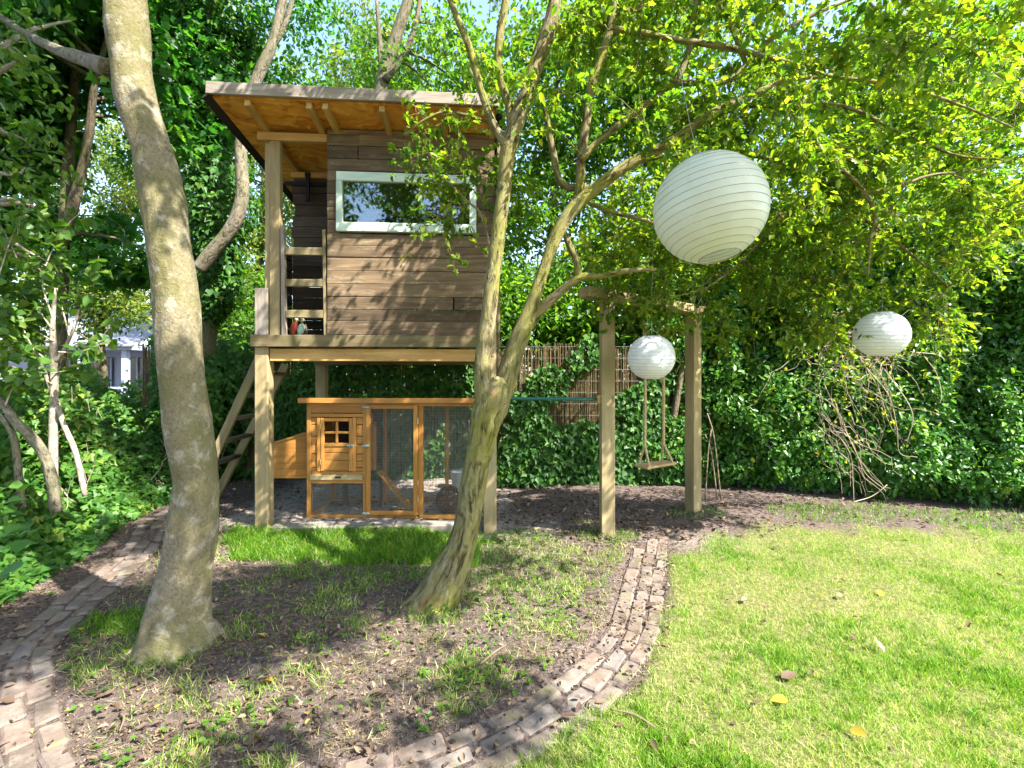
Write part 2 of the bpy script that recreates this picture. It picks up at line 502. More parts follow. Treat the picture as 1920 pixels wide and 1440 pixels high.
# timber
M['plank'] = wood_mat('weathered_brown_plank', (.076, .050, .029), (.22, .152, .088), .82, 1.0, .55, .0, .5, .45, palecol=(.30, .25, .17))
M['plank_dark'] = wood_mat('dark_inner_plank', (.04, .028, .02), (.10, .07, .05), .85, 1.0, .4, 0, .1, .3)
M['post'] = wood_mat('treated_pine_post', (.24, .18, .085), (.45, .35, .19), .75, .8, .85, .3, .0, .10, (.22, .20, .09))
M['fascia'] = wood_mat('grey_weathered_fascia', (.20, .165, .13), (.40, .34, .28), .8, 1.0, .5, .0, .3, .05)
M['deckbeam'] = wood_mat('brown_deck_fascia', (.105, .078, .038), (.21, .16, .085), .8, 1.0, .6, .25, .0, .08)
M['beam'] = wood_mat('orange_pine_beam', (.36, .20, .06), (.58, .37, .14), .72, .9, .5, 0, 0, .12)
M['coop'] = wood_mat('stained_fir_coop_wood', (.30, .125, .022), (.47, .225, .05), .5, 1.2, .3, 0, 0, .12, spec=.35, bump=.2)
M['seat'] = wood_mat('swing_seat_wood', (.42, .26, .12), (.62, .43, .22), .6, 1.0, .2, 0, 0, .05)
M['frame'] = wood_mat('peeling_mint_white_paint', (.47, .60, .50), (.62, .73, .63), .55, 1.0, 0, .0, .22, .05, palecol=(.25, .27, .2), bump=.5)
M['ladder'] = wood_mat('mossy_ladder_timber', (.16, .12, .06), (.30, .24, .13), .8, 1.0, .5, .45, .0, .12)
def osb():
    m = NT('osb_board')
    tc = m.n('ShaderNodeTexCoord')
    vo = m.n('ShaderNodeTexVoronoi'); vo.inputs['Scale'].default_value = 1.0
    w = m.mapping(tc.outputs['Object'], (9, 24, 1))
    d = m.n('ShaderNodeTexNoise'); d.inputs['Scale'].default_value = 3.0
    m.l(tc.outputs['Object'], d.inputs['Vector'])
    ad = m.n('ShaderNodeVectorMath', operation='MULTIPLY_ADD')
    m.l(d.outputs['Color'], ad.inputs[0]); ad.inputs[1].default_value = (5, 9, 0); m.l(w, ad.inputs[2])
    m.l(ad.outputs[0], vo.inputs['Vector'])
    c = m.ramp(vo.outputs['Color'], [(.1, (.42, .14, .015)), (.45, (.68, .29, .035)), (.75, (.78, .42, .08)), (1, (.55, .21, .02))])
    c = m.mix(m.ramp(m.noise(tc.outputs['Object'], 5.0, 4.0), [(.42, 0), (.66, .5)]), c, (.38, .15, .02))
    m.col(c, .6, .3)
    m.bump(vo.outputs['Distance'], .3, .004)
    return m.m
M['osb'] = osb()
M['felt'] = plain_mat('black_roofing_felt', (.03, .026, .028), .9, .15)
M['metal_dark'] = plain_mat('black_iron', (.015, .015, .017), .5, .4, .6)
M['galv'] = plain_mat('galvanised_steel', (.42, .44, .43), .4, .5, .8)
M['wire'] = plain_mat('dark_galvanised_wire', (.30, .30, .27), .5, .5, .7)
M['latch'] = plain_mat('verdigris_latch', (.38, .50, .44), .45, .5, .5)
M['brass'] = plain_mat('brass_hinge', (.62, .50, .24), .4, .5, .7)
M['green'] = plain_mat('green_powder_coated_bar', (.018, .13, .105), .4, .5, 0, .1)
def rope():
    m = NT('sisal_rope')
    at = m.n('ShaderNodeAttribute', attribute_name='bark')
    sp = m.n('ShaderNodeSeparateXYZ'); m.l(at.outputs['Vector'], sp.inputs[0])
    n1 = m.noise(m.mapping(at.outputs['Vector'], (1, 1, 1)), 140.0, 4.0)
    m.col(m.ramp(n1, [(.3, (.36, .25, .13)), (.7, (.62, .49, .30))]), .9, .1)
    m.bump(n1, .5, .003)
    return m.m
M['rope'] = rope()
M['rope_dark'] = plain_mat('rope_groove', (.2, .13, .06), .95, .1)
def paper(name, c, trans):
    m = NT(name)
    tc = m.n('ShaderNodeTexCoord')
    st = m.noise(m.mapping(tc.outputs['Object'], (3, 3, 1)), 3.0, 5.0, .6)
    cc = m.mix(m.ramp(st, [(.5, 0), (.8, .5)]), c, (c[0] * .85, c[1] * .82, c[2] * .6))
    m.col(cc, .28, .55)
    wr = m.noise(tc.outputs['Object'], 14.0, 5.0, .6, 1.5)
    m.bump(wr, .25, .02)
    tr = m.n('ShaderNodeBsdfTranslucent'); m.l(cc, tr.inputs[0])
    mx = m.n('ShaderNodeMixShader'); mx.inputs[0].default_value = trans
    m.l(m.b.outputs[0], mx.inputs[1]); m.l(tr.outputs[0], mx.inputs[2]); m.l(mx.outputs[0], m.out.inputs['Surface'])
    return m.m
M['paper_aged'] = paper('yellowed_lantern_nylon', (.74, .76, .64), .4)
M['paper'] = paper('white_lantern_nylon', (.82, .83, .84), .35)
M['rib'] = plain_mat('lantern_wire', (.30, .30, .26), .6, .3)
def glass():
    m = NT('old_window_glass')
    gl = m.n('ShaderNodeBsdfGlossy'); gl.inputs['Roughness'].default_value = .02; gl.inputs[0].default_value = (.95, .97, 1, 1)
    tp = m.n('ShaderNodeBsdfTransparent'); tp.inputs[0].default_value = (.85, .9, .88, 1)
    fr = m.n('ShaderNodeFresnel'); fr.inputs[0].default_value = 2.1
    mx = m.n('ShaderNodeMixShader')
    m.l(fr.outputs[0], mx.inputs[0]); m.l(tp.outputs[0], mx.inputs[1]); m.l(gl.outputs[0], mx.inputs[2])
    m.l(mx.outputs[0], m.out.inputs['Surface'])
    return m.m
M['glass'] = glass()
M['pot'] = plain_mat('white_enamel', (.62, .66, .66), .35, .5, 0, .15)
M['pink'] = plain_mat('dusty_pink_paint', (.42, .26, .24), .7)
M['wicker'] = plain_mat('brown_wicker', (.17, .075, .035), .7, .3, 0, .6, 30)
M['red'] = plain_mat('red_brown_paint', (.30, .05, .035), .5)
M['bird_green'] = plain_mat('pale_green_paint', (.36, .52, .40), .5)
M['cream'] = plain_mat('cream_paint', (.62, .58, .40), .5)
M['darkbrown'] = plain_mat('dark_brown_paint', (.05, .03, .015), .5)
M['shed'] = plain_mat('pale_blue_grey_paint', (.42, .47, .58), .6, .3, 0, .1, 3)
M['shedroof'] = plain_mat('pale_roof_sheet', (.20, .21, .25), .6, .3, 0, .15, 2)
M['shedglass'] = plain_mat('dark_shed_glass', (.06, .07, .09), .15, .6)
M['reed'] = wood_mat('dry_reed', (.09, .062, .027), (.22, .16, .075), .8, 1.0, 0, 0, 0, .1)
def brick_mat():
    m = NT('worn_clay_paver')
    tc = m.n('ShaderNodeTexCoord'); oi = m.n('ShaderNodeObjectInfo')
    base = m.ramp(oi.outputs['Random'], [(0, (.095, .075, .058)), (.3, (.135, .098, .075)), (.55, (.12, .10, .085)), (.8, (.155, .112, .085)), (1, (.12, .11, .10))])
    off = m.n('ShaderNodeCombineXYZ'); m.l(m.math('MULTIPLY', oi.outputs['Random'], 23.0), off.inputs[0])
    v = m.mapping(tc.outputs['Object'], (1, 1, 1), off.outputs[0])
    n1 = m.noise(v, 14.0, 6.0, .65)
    c = m.mix(m.ramp(n1, [(.42, 0), (.75, .7)]), base, (.27, .225, .185))
    n2 = m.noise(v, 60.0, 5.0, .7)
    c = m.mix(m.ramp(n2, [(.3, .7), (.45, 0)]), c, (.07, .05, .045))
    c = m.mix(m.ramp(m.noise(v, 6.0, 5.0), [(.56, 0), (.7, .5)]), c, (.13, .13, .05))
    m.col(c, .9, .2)
    m.bump(m.math('ADD', n1, m.math('MULTIPLY', n2, .6)), .5, .006)
    return m.m
M['brick'] = brick_mat()
M['concrete'] = plain_mat('pale_concrete_edging', (.27, .235, .20), .9, .2, 0, .4, 14)
def ground_mat():
    m = NT('garden_ground')
    tc = m.n('ShaderNodeTexCoord'); P = tc.outputs['Object']
    la = m.n('ShaderNodeAttribute', attribute_name='lawn').outputs['Fac']
    sa = m.n('ShaderNodeAttribute', attribute_name='sand').outputs['Fac']
    n1 = m.noise(P, 3.0, 8.0, .65); n2 = m.noise(P, 38.0, 6.0, .7); n3 = m.noise(P, 140.0, 3.0, .6)
    soil = m.ramp(n2, [(.30, (.020, .015, .014)), (.48, (.082, .062, .055)), (.70, (.22, .175, .155))])
    soil = m.mix(m.ramp(n1, [(.45, 0), (.65, .55)]), soil, (.12, .088, .066))
    soil = m.mix(m.ramp(n3, [(.56, 0), (.7, .7)]), soil, (.21, .16, .12))
    turf = m.ramp(n2, [(.3, (.06, .06, .02)), (.55, (.16, .16, .06)), (.8, (.34, .30, .16))])
    sand = m.ramp(n2, [(.3, (.22, .18, .15)), (.55, (.36, .31, .26)), (.75, (.46, .40, .35))])
    sand = m.mix(m.ramp(m.noise(P, 16.0, 5.0, .7), [(.52, 0), (.6, .75)]), sand, (.08, .06, .045))
    c = m.mix(la, soil, turf)
    c = m.mix(sa, c, sand)
    m.col(c, .95, .1)
    m.bump(m.math('ADD', n2, m.math('MULTIPLY', n3, .4)), .8, .02)
    return m.m
M['ground'] = ground_mat()
# ------------------------------------------------------------------ ground, paths
PATH_R = np.array([gpt(1226, 985).to_tuple()[:2], gpt(1220, 1030).to_tuple()[:2], gpt(1206, 1100).to_tuple()[:2], gpt(1188, 1180).to_tuple()[:2],
                   gpt(1132, 1262).to_tuple()[:2], gpt(1036, 1335).to_tuple()[:2], gpt(930, 1388).to_tuple()[:2], gpt(805, 1440).to_tuple()[:2], gpt(600, 1500).to_tuple()[:2]])
PATH_L = np.array([(-3.62, 5.6), (-3.50, 4.85), gpt(268, 1030).to_tuple()[:2], gpt(205, 1080).to_tuple()[:2], gpt(128, 1140).to_tuple()[:2], gpt(48, 1215).to_tuple()[:2],
                   gpt(22, 1290).to_tuple()[:2], gpt(32, 1370).to_tuple()[:2], gpt(48, 1450).to_tuple()[:2], gpt(90, 1560).to_tuple()[:2]])
_pr = catmull(np.c_[PATH_R, np.zeros(len(PATH_R))], .05)
_pl = catmull(np.c_[PATH_L, np.zeros(len(PATH_L))], .05)

def path_x(y):
    o = np.argsort(_pr[:, 1])
    return np.interp(y, _pr[o, 1], _pr[o, 0])

def dist_to(poly, x, y):
    x = np.atleast_1d(x); y = np.atleast_1d(y)
    out = np.full(x.shape, 9.0)
    near = (np.abs(x) < 8) & (y > 0) & (y < 8)
    q = np.stack([x[near], y[near]], -1)
    res = np.empty(len(q))
    for i in range(0, len(q), 20000):
        res[i:i + 20000] = np.sqrt(((q[i:i + 20000, None] - poly[None, ::2, :2]) ** 2).sum(-1)).min(1)
    out[near] = res
    return out

def lawn_mask(x, y):
    ylim = np.interp(x, [.9, 1.4, 2.4, 5.6, 12], [3.75, 4.25, 4.95, 4.85, 4.4])
    wob = .10 * np.sin(7 * x + 3 * y) + .06 * np.sin(17 * x - 11 * y)
    m = sstep(.12, .26, x - path_x(np.clip(y, 1.5, 4.8)) + wob * .5) * sstep(0, .45, ylim - y + wob)
    m = np.where(y < 1.2, sstep(-1.2, -.4, x), m)
    return m

def sand_mask(x, y):
    a = sstep(-3.1, -2.6, x) * sstep(.15, -.3, x) * sstep(4.45, 4.62, y) * sstep(7.2, 6.6, y)
    b = np.exp(-(((x - .15) / .3) ** 2 + ((y - 4.9) / .35) ** 2)) * .8
    c = np.exp(-(((x - 1.6) / .45) ** 2 + ((y - 4.35) / .22) ** 2)) * .35
    return np.clip(a + b + c, 0, 1)

xs = np.concatenate([[-160, -80, -40, -24, -16, -12, -10, -8.5], np.arange(-7.5, 7.5, .06), [8.5, 10, 12, 16, 24, 40, 80, 160]])
ys = np.concatenate([[-160, -80, -40, -20, -10, -5, -2.5, -1, -.3], np.arange(.3, 8.0, .06), [8.5, 9.2, 10, 11, 13, 16, 22, 40, 80, 160]])
GX, GY = np.meshgrid(xs, ys, indexing='ij')
GZ = ground_z(GX, GY)
near = (np.abs(GX) < 7) & (GY > .5) & (GY < 7.5)
bumps = np.array([noise.noise(Vector((x * 6, y * 6, 1.3))) * .012 + noise.noise(Vector((x * 17, y * 17, 4.3))) * .007 if k else 0.0
                  for x, y, k in zip(GX.ravel(), GY.ravel(), near.ravel())]).reshape(GX.shape)
_dp = np.minimum(dist_to(_pr, GX.ravel(), GY.ravel()), dist_to(_pl, GX.ravel(), GY.ravel())).reshape(GX.shape)
GZ = GZ + bumps * sstep(.12, .28, _dp) - .030 * sstep(.17, .12, _dp)
nx, ny = len(xs), len(ys)
ii, jj = np.meshgrid(np.arange(nx - 1), np.arange(ny - 1), indexing='ij')
q = np.stack([ii * ny + jj, (ii + 1) * ny + jj, (ii + 1) * ny + jj + 1, ii * ny + jj + 1], -1).reshape(-1, 4)
gme = arr_mesh('ground', np.stack([GX, GY, GZ], -1).reshape(-1, 3), q.ravel(), np.arange(len(q)) * 4, smooth=True,
               attrs={'lawn': ('FLOAT', 'POINT', lawn_mask(GX, GY).ravel()), 'sand': ('FLOAT', 'POINT', sand_mask(GX, GY).ravel())})
tag(put('ground', gme, M['ground']), kind='structure')

BRICKS = []
for _ in range(7):
    me = box_mesh(.200, .094, .055, .012, .011)
    me.materials.append(M['brick'])
    BRICKS.append(me)

def brick_path(poly, rows, start, end, skip=.0):
    S = catmull(np.c_[poly, np.zeros(len(poly))], .02)
    al = np.concatenate([[0], np.cumsum(np.linalg.norm(np.diff(S[:, :2], axis=0), axis=1))])
    # bed of sandy soil under the pavers
    k = np.linspace(0, al[-1], 90)
    cx = np.interp(k, al, S[:, 0]); cy = np.interp(k, al, S[:, 1])
    tx, ty = np.gradient(cx), np.gradient(cy); ln = np.hypot(tx, ty); tx /= ln; ty /= ln
    V = []
    w = rows * .105 / 2 - .01
    for s in (-1, -.33, .33, 1):
        V.append(np.stack([cx - ty * s * w, cy + tx * s * w, ground_z(cx - ty * s * w, cy + tx * s * w) - .003], -1))
    V = np.stack(V, 1).reshape(-1, 3)
    faces = [(i * 4 + c, i * 4 + c + 1, i * 4 + 5 + c, i * 4 + 4 + c) for i in range(89) for c in range(3)]
    bed = put('path', raw_mesh('path', V, faces, True), M['ground'])
    bed['kind'] = 'structure'
    for r in range(rows):
        off = (r - (rows - 1) / 2) * .098
        s = start + (.105 if r % 2 else 0) + random.uniform(0, .03)
        while s < min(end, al[-1]):
            if random.random() > skip:
                x = np.interp(s, al, S[:, 0]); y = np.interp(s, al, S[:, 1])
                x2 = np.interp(s + .04, al, S[:, 0]); y2 = np.interp(s + .04, al, S[:, 1])
                a = math.atan2(y2 - y, x2 - x)
                px = x - math.sin(a) * off; py = y + math.cos(a) * off
                o = put('brick', random.choice(BRICKS), None, bed, loc=(px + random.uniform(-.010, .010), py + random.uniform(-.010, .010), gz(px, py) - .021 + random.uniform(-.006, .005)),
                        rot=(random.uniform(-.06, .06), random.uniform(-.06, .06), a + random.uniform(-.06, .06)))
                o.scale = (random.uniform(.95, 1.02), random.uniform(.96, 1.05), 1)
            s += .206 + random.uniform(0, .008)
    return bed

path_right = brick_path(PATH_R, 3, .42, 9, .04)
path_left = brick_path(PATH_L, 3, .1, 9, .03)

# concrete edging slab strip in front of the sand under the playhouse
slab = empty('edging_strip', (0, 0, 0))
tag(slab, 'pale concrete edging strip lying between the grass and the sand under the playhouse', 'edging')
for k, x in enumerate((-2.22, -1.66, -1.10)):
    y = 4.50 + .02 * k
    put('slab', box_mesh(.55, .16, .09, .012, .006), M['concrete'], slab, loc=(x + .27, y, gz(x, 4.6) + .0 - .02 * random.random()), rot=(0, .0, .03 + random.uniform(-.02, .02)))
# ------------------------------------------------------------------ playhouse on posts
HO = Vector((-2.415, 4.5, 0.0)); HYAW = R(3.5)
house = empty('playhouse', HO, HYAW)
tag(house, 'brown plank playhouse raised on four square posts with a sloping roof and wide window', 'playhouse')
_hi = Matrix.Translation(HO) @ Matrix.Rotation(HYAW, 4, 'Z')
_hinv = _hi.inverted()
def HL(px, py, hy=0.0):
    """local house coordinates of a photo pixel on the plane hy"""
    o = _hinv @ Vector((0, 0, EYE)); p = _hinv @ pt(px, py, 5.0)
    d = p - o; t = (hy - o.y) / d.y
    return o + d * t

HW = 2.27      # width
HD = 1.77      # depth
DECK = 1.885
def roof_z(x, y):       # underside of the OSB; falls to the back and a touch to the right
    return 3.865 - .098 * y - .012 * x

# four big posts
post('post', house, .062, .065, -.05, 1.775, .124, .13, M['post'])
post('post', house, HW - .062, .065, -.15, 1.775, .124, .13, M['post'])
post('post', house, .062, HD - .065, -.05, 1.66, .124, .13, M['post'])
post('post', house, HW - .062, HD - .065, -.10, 1.66, .124, .13, M['post'])
# deck frame
board('deck_fascia', house, (-.02, -.022, 1.829), (HW + .01, -.022, 1.829), .112, .04, M['deckbeam'])
board('deck_beam', house, (.13, .05, 1.70), (HW - .13, .05, 1.70), .118, .06, M['beam'])
board('deck_beam', house, (.0, HD - .16, 1.70), (HW, HD - .16, 1.70), .11, .05, M['deckbeam'])
for x in (.035, HW - .035):
    board('side_beam', house, (x, .02, 1.832), (x, HD - .02, 1.832), .10, .05, M['deckbeam'])
for i, x in enumerate(np.linspace(.35, HW - .35, 5)):
    board('joist', house, (x, .09, 1.82), (x, HD - .2, 1.82), .09, .045, M['beam'])
deck = sub('deck', house)
for i in range(14):
    y = .045 + i * .124
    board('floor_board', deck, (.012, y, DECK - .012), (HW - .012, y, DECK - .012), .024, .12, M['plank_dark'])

# porch post, two boards side by side, plus the short upright in front
def cut(z, y): return z
board('porch_post', house, (.175, .06, DECK), (.175, .06, 3.80), .07, .095, M['post'], up=(0, 1, 0))
board('porch_post', house, (.098, .085, DECK), (.098, .085, 3.80), .06, .055, M['post'], up=(0, 1, 0))
board('corner_board', house, (.062, .008, DECK + .002), (.062, .008, 2.325), .022, .118, M['fascia'], up=(0, 1, 0), bev=.003)
# front wall: horizontal weathered planks around the window opening
X0, X1 = HL(614, 420).x, 2.255
wl, wr = HL(632, 380).x, HL(893, 380).x
wt, wb = (HL(632, 321).z + HL(893, 332).z) / 2, (HL(632, 434).z + HL(893, 440).z) / 2
front = sub('front_wall', house)
ylist = [228, 252, 272.6, 297, 320, 340, 363, 388, 412, 437, 460, 482, 507, 531.5, 556, 580, 602, 627]
zs = [HL(614, y).z for y in ylist]
zs[0] = roof_z(1.2, 0) + .02; zs[-1] = DECK + .001
for k in range(len(zs) - 1):
    z1, z0 = zs[k] - .0015, zs[k + 1] + .0015
    if k == 0: z1 = roof_z(X1, 0) - .002
    spans = [(X0, X1)]
    if z0 < wt - .03 and z1 > wb + .03:
        spans = [(X0, wl + .03), (wr - .03, X1)]
    else:
        if k == 1: spans = [(X0, X0 + .30), (X0 + .303, X0 + .98), (X0 + .983, X1)]
        elif k == 2: spans = [(X0, X0 + .285), (X0 + .288, X1)]
        elif k in (4, 10, 14): spans = [(X0, X0 + random.uniform(1.05, 1.2)), None]; spans[1] = (spans[0][1] + .003, X1)
    for a, b in spans:
        dz = random.uniform(-.003, .003)
        board('plank', front, (a + random.uniform(-.006, .004), .003 + random.uniform(-.005, .004), (z0 + z1) / 2),
              (b + random.uniform(-.008, .004), .003 + random.uniform(-.005, .004), (z0 + z1) / 2 + dz), z1 - z0, .022, M['plank'], bev=.004, jit=.0018)
# nail heads
nm = bmesh.new()
for k in range(len(zs) - 1):
    for x in (X0 + .05, X1 - .07, X0 + .9):
        if random.random() < .6:
            bmesh.ops.create_cone(nm, cap_ends=True, segments=6, radius1=.0045, radius2=.0035, depth=.003,
                                  matrix=Matrix.Translation((x + random.uniform(-.02, .02), -.0135, (zs[k] + zs[k + 1]) / 2 + random.uniform(-.02, .02))) @ Matrix.Rotation(R(90), 4, 'X'))
me = bpy.data.meshes.new('nail_heads'); nm.to_mesh(me); nm.free()
tag(put('nails', me, M['galv'], house), kind='stuff')
# right side wall, inner porch wall, back wall
side = sub('side_wall', house)
for k in range(16):
    z = DECK + .06 + k * .121
    top = min(z + .06, roof_z(HW, .9) - .01)
    if z > roof_z(HW, HD) - .06: break
    board('plank', side, (HW - .012, .02, z), (HW - .012, HD - .03, z), .118, .022, M['plank'], jit=.002)
back = sub('back_wall', house)
for k in range(15):
    z = DECK + .06 + k * .121
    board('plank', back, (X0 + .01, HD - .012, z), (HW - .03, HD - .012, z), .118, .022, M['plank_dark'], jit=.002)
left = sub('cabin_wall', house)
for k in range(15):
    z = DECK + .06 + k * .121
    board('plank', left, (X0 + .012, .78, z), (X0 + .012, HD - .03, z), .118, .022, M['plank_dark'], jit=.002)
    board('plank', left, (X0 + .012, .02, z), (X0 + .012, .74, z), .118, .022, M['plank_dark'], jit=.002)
inner = sub('porch_wall', house)
zi = DECK
k = 0
while zi < 3.70:
    h = random.choice((.10, .118, .124))
    h = min(h, 3.70 - zi)
    if h > .03:
        xl = .058 if zi < 2.85 else .065 + .02 * math.sin(k * 1.7)
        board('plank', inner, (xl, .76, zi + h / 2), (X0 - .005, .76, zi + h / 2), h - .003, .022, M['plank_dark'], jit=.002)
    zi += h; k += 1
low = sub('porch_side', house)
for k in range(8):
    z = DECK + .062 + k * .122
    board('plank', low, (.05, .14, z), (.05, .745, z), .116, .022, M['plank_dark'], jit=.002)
# ladder-like railing across the porch
rail = sub('railing', house)
xa, xb = .262, X0 - .032
board('rail_post', rail, (xa, .03, DECK), (xa - .012, .03, DECK + 1.03), .055, .035, M['fascia'], up=(0, 1, 0))
board('rail_post', rail, (xb + .01, .03, DECK), (xb - .005, .03, DECK + 1.0), .055, .03, M['ladder'], up=(0, 1, 0))
for py0, py1 in ((463, 478), (523, 537), (581, 596)):
    z0, z1 = HL(570, py1, .0).z, HL(570, py0, .0).z
    board('rung', rail, (xa + .012, .02, (z0 + z1) / 2), (xb - .008, .02, (z0 + z1) / 2), z1 - z0, .028, M['ladder'], bev=.006, jit=.003)
# window
win = sub('window', house)
fw, yw = .062, -.014
board('frame', win, (wl, yw, wt - .044), (wr, yw, wt - .052), .085, .045, M['frame'], jit=.002)
board('frame', win, (wl, yw - .002, wb + .042), (wr, yw - .002, wb + .038), .085, .05, M['frame'], jit=.002)
board('frame', win, (wl + .028, yw - .003, wb + .082), (wl + .028, yw - .003, wt - .088), .044, .056, M['frame'], up=(0, 1, 0), jit=.001)
board('frame', win, (wr - .032, yw - .003, wb + .082), (wr - .032, yw - .003, wt - .088), .044, .064, M['frame'], up=(0, 1, 0), jit=.001)
put('pane', box_mesh(wr - wl - .11, wt - wb - .15, .004, 0), M['glass'], win, loc=((wl + wr) / 2, -.004, (wt + wb) / 2), rot=(R(90), 0, 0))
# pale board with a rounded end on the right corner
bmx = bmesh.new()
prof = [(-.035, .62), (.035, .62), (.035, .05)] + [(.035 * math.cos(t), .05 - .06 * math.sin(t)) for t in np.linspace(.3, math.pi - .3, 7)] + [(-.035, .05)]
f0 = bmx.faces.new([bmx.verts.new((x, 0, z)) for x, z in prof])
r = bmesh.ops.extrude_face_region(bmx, geom=[f0])
bmesh.ops.translate(bmx, verts=[v for v in r['geom'] if isinstance(v, bmesh.types.BMVert)], vec=(0, .024, 0))
bmesh.ops.recalc_face_normals(bmx, faces=bmx.faces[:])
me = bpy.data.meshes.new('paling'); bmx.to_mesh(me); bmx.free()
put('paling', me, M['post'], house, loc=(HW - .04, -.075, 1.47))
board('corner_post', house, (HW + .018, -.0, 1.50), (HW + .018, -.0, 3.80), .06, .03, M['plank'], up=(0, 1, 0))

# roof
roof = sub('roof', house)
RX0, RX1, RY0, RY1 = -.22, 2.29, -.385, HD + .12
NS = 3
me = raw_mesh('osb', [(RX0 + .03, RY0 + .03, roof_z(RX0, RY0)), (RX1 - .03, RY0 + .03, roof_z(RX1, RY0)), (RX1 - .03, RY1 - .02, roof_z(RX1, RY1)), (RX0 + .03, RY1 - .02, roof_z(RX0, RY1)),
                      (RX0 + .03, RY0 + .03, roof_z(RX0, RY0) + .018), (RX1 - .03, RY0 + .03, roof_z(RX1, RY0) + .018), (RX1 - .03, RY1 - .02, roof_z(RX1, RY1) + .018), (RX0 + .03, RY1 - .02, roof_z(RX0, RY1) + .018)],
              [(3, 2, 1, 0), (4, 5, 6, 7), (0, 1, 5, 4), (1, 2, 6, 5), (2, 3, 7, 6), (3, 0, 4, 7)])
put('roof_panel', me, M['osb'], roof)
# bitumen felt: a thin folded sheet lapping over the edges
def felt():
    xsn = np.linspace(RX0 - .03, RX1 + .02, 30); ysn = np.linspace(RY0 - .01, RY1 + .02, 14)
    V = []; fc = []
    for i, x in enumerate(xsn):
        for j, y in enumerate(ysn):
            z = roof_z(x, y) + .026 + .006 * noise.noise(Vector((x * 3, y * 3, 0)))
            if i == 0: z -= .065
            if i == len(xsn) - 1: z -= .06
            V.append((x, y, z))
    n = len(ysn)
    for i in range(len(xsn) - 1):
        for j in range(n - 1):
            fc.append((i * n + j, (i + 1) * n + j, (i + 1) * n + j + 1, i * n + j + 1))
    me = raw_mesh('felt', V, fc)
    o = put('felt', me, M['felt'], roof)
    md = o.modifiers.new('thickness', 'SOLIDIFY'); md.thickness = .006; md.offset = 1
felt()
board('fascia', roof, (RX0 - .0, RY0 - .004, roof_z(RX0, RY0) + .056), (RX1, RY0 - .004, roof_z(RX1, RY0) + .060), .102, .028, M['fascia'], jit=.003)
for x in (.10, .62, .76, 1.25, 1.78, 2.22):
    board('rafter', roof, (x, RY0 + .03, roof_z(x, RY0 + .03) - .031), (x, RY1 - .05, roof_z(x, RY1 - .05) - .031), .06, .05, M['beam'])
board('top_plate', house, (.02, .035, roof_z(.4, 0) - .10), (X0 - .006, .035, roof_z(.4, 0) - .105), .075, .06, M['beam'])
board('top_plate', house, (.06, .725, roof_z(.3, .75) - .10), (X0 - .006, .725, roof_z(.3, .75) - .10), .06, .045, M['beam'])
# black iron bracket at the inner corner of the porch
br = bmesh.new()
for sx, sz, cx, cz in ((.035, .30, 0, -.15), (.05, .05, 0, -.02)):
    bmesh.ops.create_cube(br, size=1.0, matrix=Matrix.Translation((cx, 0, cz)) @ Matrix.Diagonal((sx, .02 + sx * .3, sz, 1)))
me = bpy.data.meshes.new('bracket'); br.to_mesh(me); br.free()
put('bracket', me, M['metal_dark'], house, loc=(.24, .70, 3.70))
board('dark_rail', house, (-.02, .735, 3.60), (X0 - .01, .735, 3.60), .045, .02, M['metal_dark'])

# painted bird figurine in the porch corner
fig = empty('bird_figurine', _hi @ Vector((.335, .14, DECK)), HYAW)
tag(fig, 'small painted red and pale green bird figurine sitting behind the lowest railing rung', 'figurine')
put('body', tube_mesh('body', [(-.03, 0, 0, .02), (-.035, 0, .05, .032), (-.02, 0, .11, .03), (.0, 0, .15, .014)], .01, 12), M['red'], fig)
put('belly', tube_mesh('belly', [(.03, -.005, 0, .016), (.04, -.01, .045, .033), (.05, -.01, .09, .032), (.055, -.005, .125, .010)], .01, 12), M['bird_green'], fig)
put('tail', tube_mesh('tail', [(.075, .01, 0, .02), (.08, .01, .06, .022), (.075, .01, .12, .008)], .01, 10), M['darkbrown'], fig)
for sx in (-.004, .05):
    h = put('head', tube_mesh('head', [(sx, 0, .135, .006), (sx, 0, .15, .019), (sx + .004, -.004, .168, .018), (sx + .004, -.004, .182, .005)], .006, 12), M['cream'], fig)
    put('beak', tube_mesh('beak', [(sx, -.018, .16, .006), (sx, -.034, .152, .002)], .01, 6), M['darkbrown'], h)

# leaning ladder at the left side of the playhouse
lad = empty('ladder', (-3.05, 5.35, 0))
tag(lad, 'mossy wooden ladder leaning against the left side of the playhouse', 'ladder')
def LP(px, py, d): return pt(px, py, d) - lad.location
a0, a1 = LP(395, 870, 4.85), LP(486, 672, 4.95)
b0, b1 = LP(408, 925, 5.5), LP(505, 742, 5.5)
a0 = a0 + (a0 - a1) * .45; b0 = b0 + (b0 - b1) * .28
board('rail', lad, a0, a1, .085, .035, M['ladder'], up=(-.6, 0, .5))
b1 = b1 + (b1 - b0) * .25
board('rail', lad, b0, b1, .085, .035, M['ladder'], up=(-.6, 0, .5))
for t in (.30, .45, .60, .75, .9):
    p = a0 + (a1 - a0) * t; q_ = b0 + (b1 - b0) * ((p.z - b0.z) / (b1.z - b0.z))
    board('tread', lad, p, q_, .035, .09, M['plank'], up=(0, 0, 1))
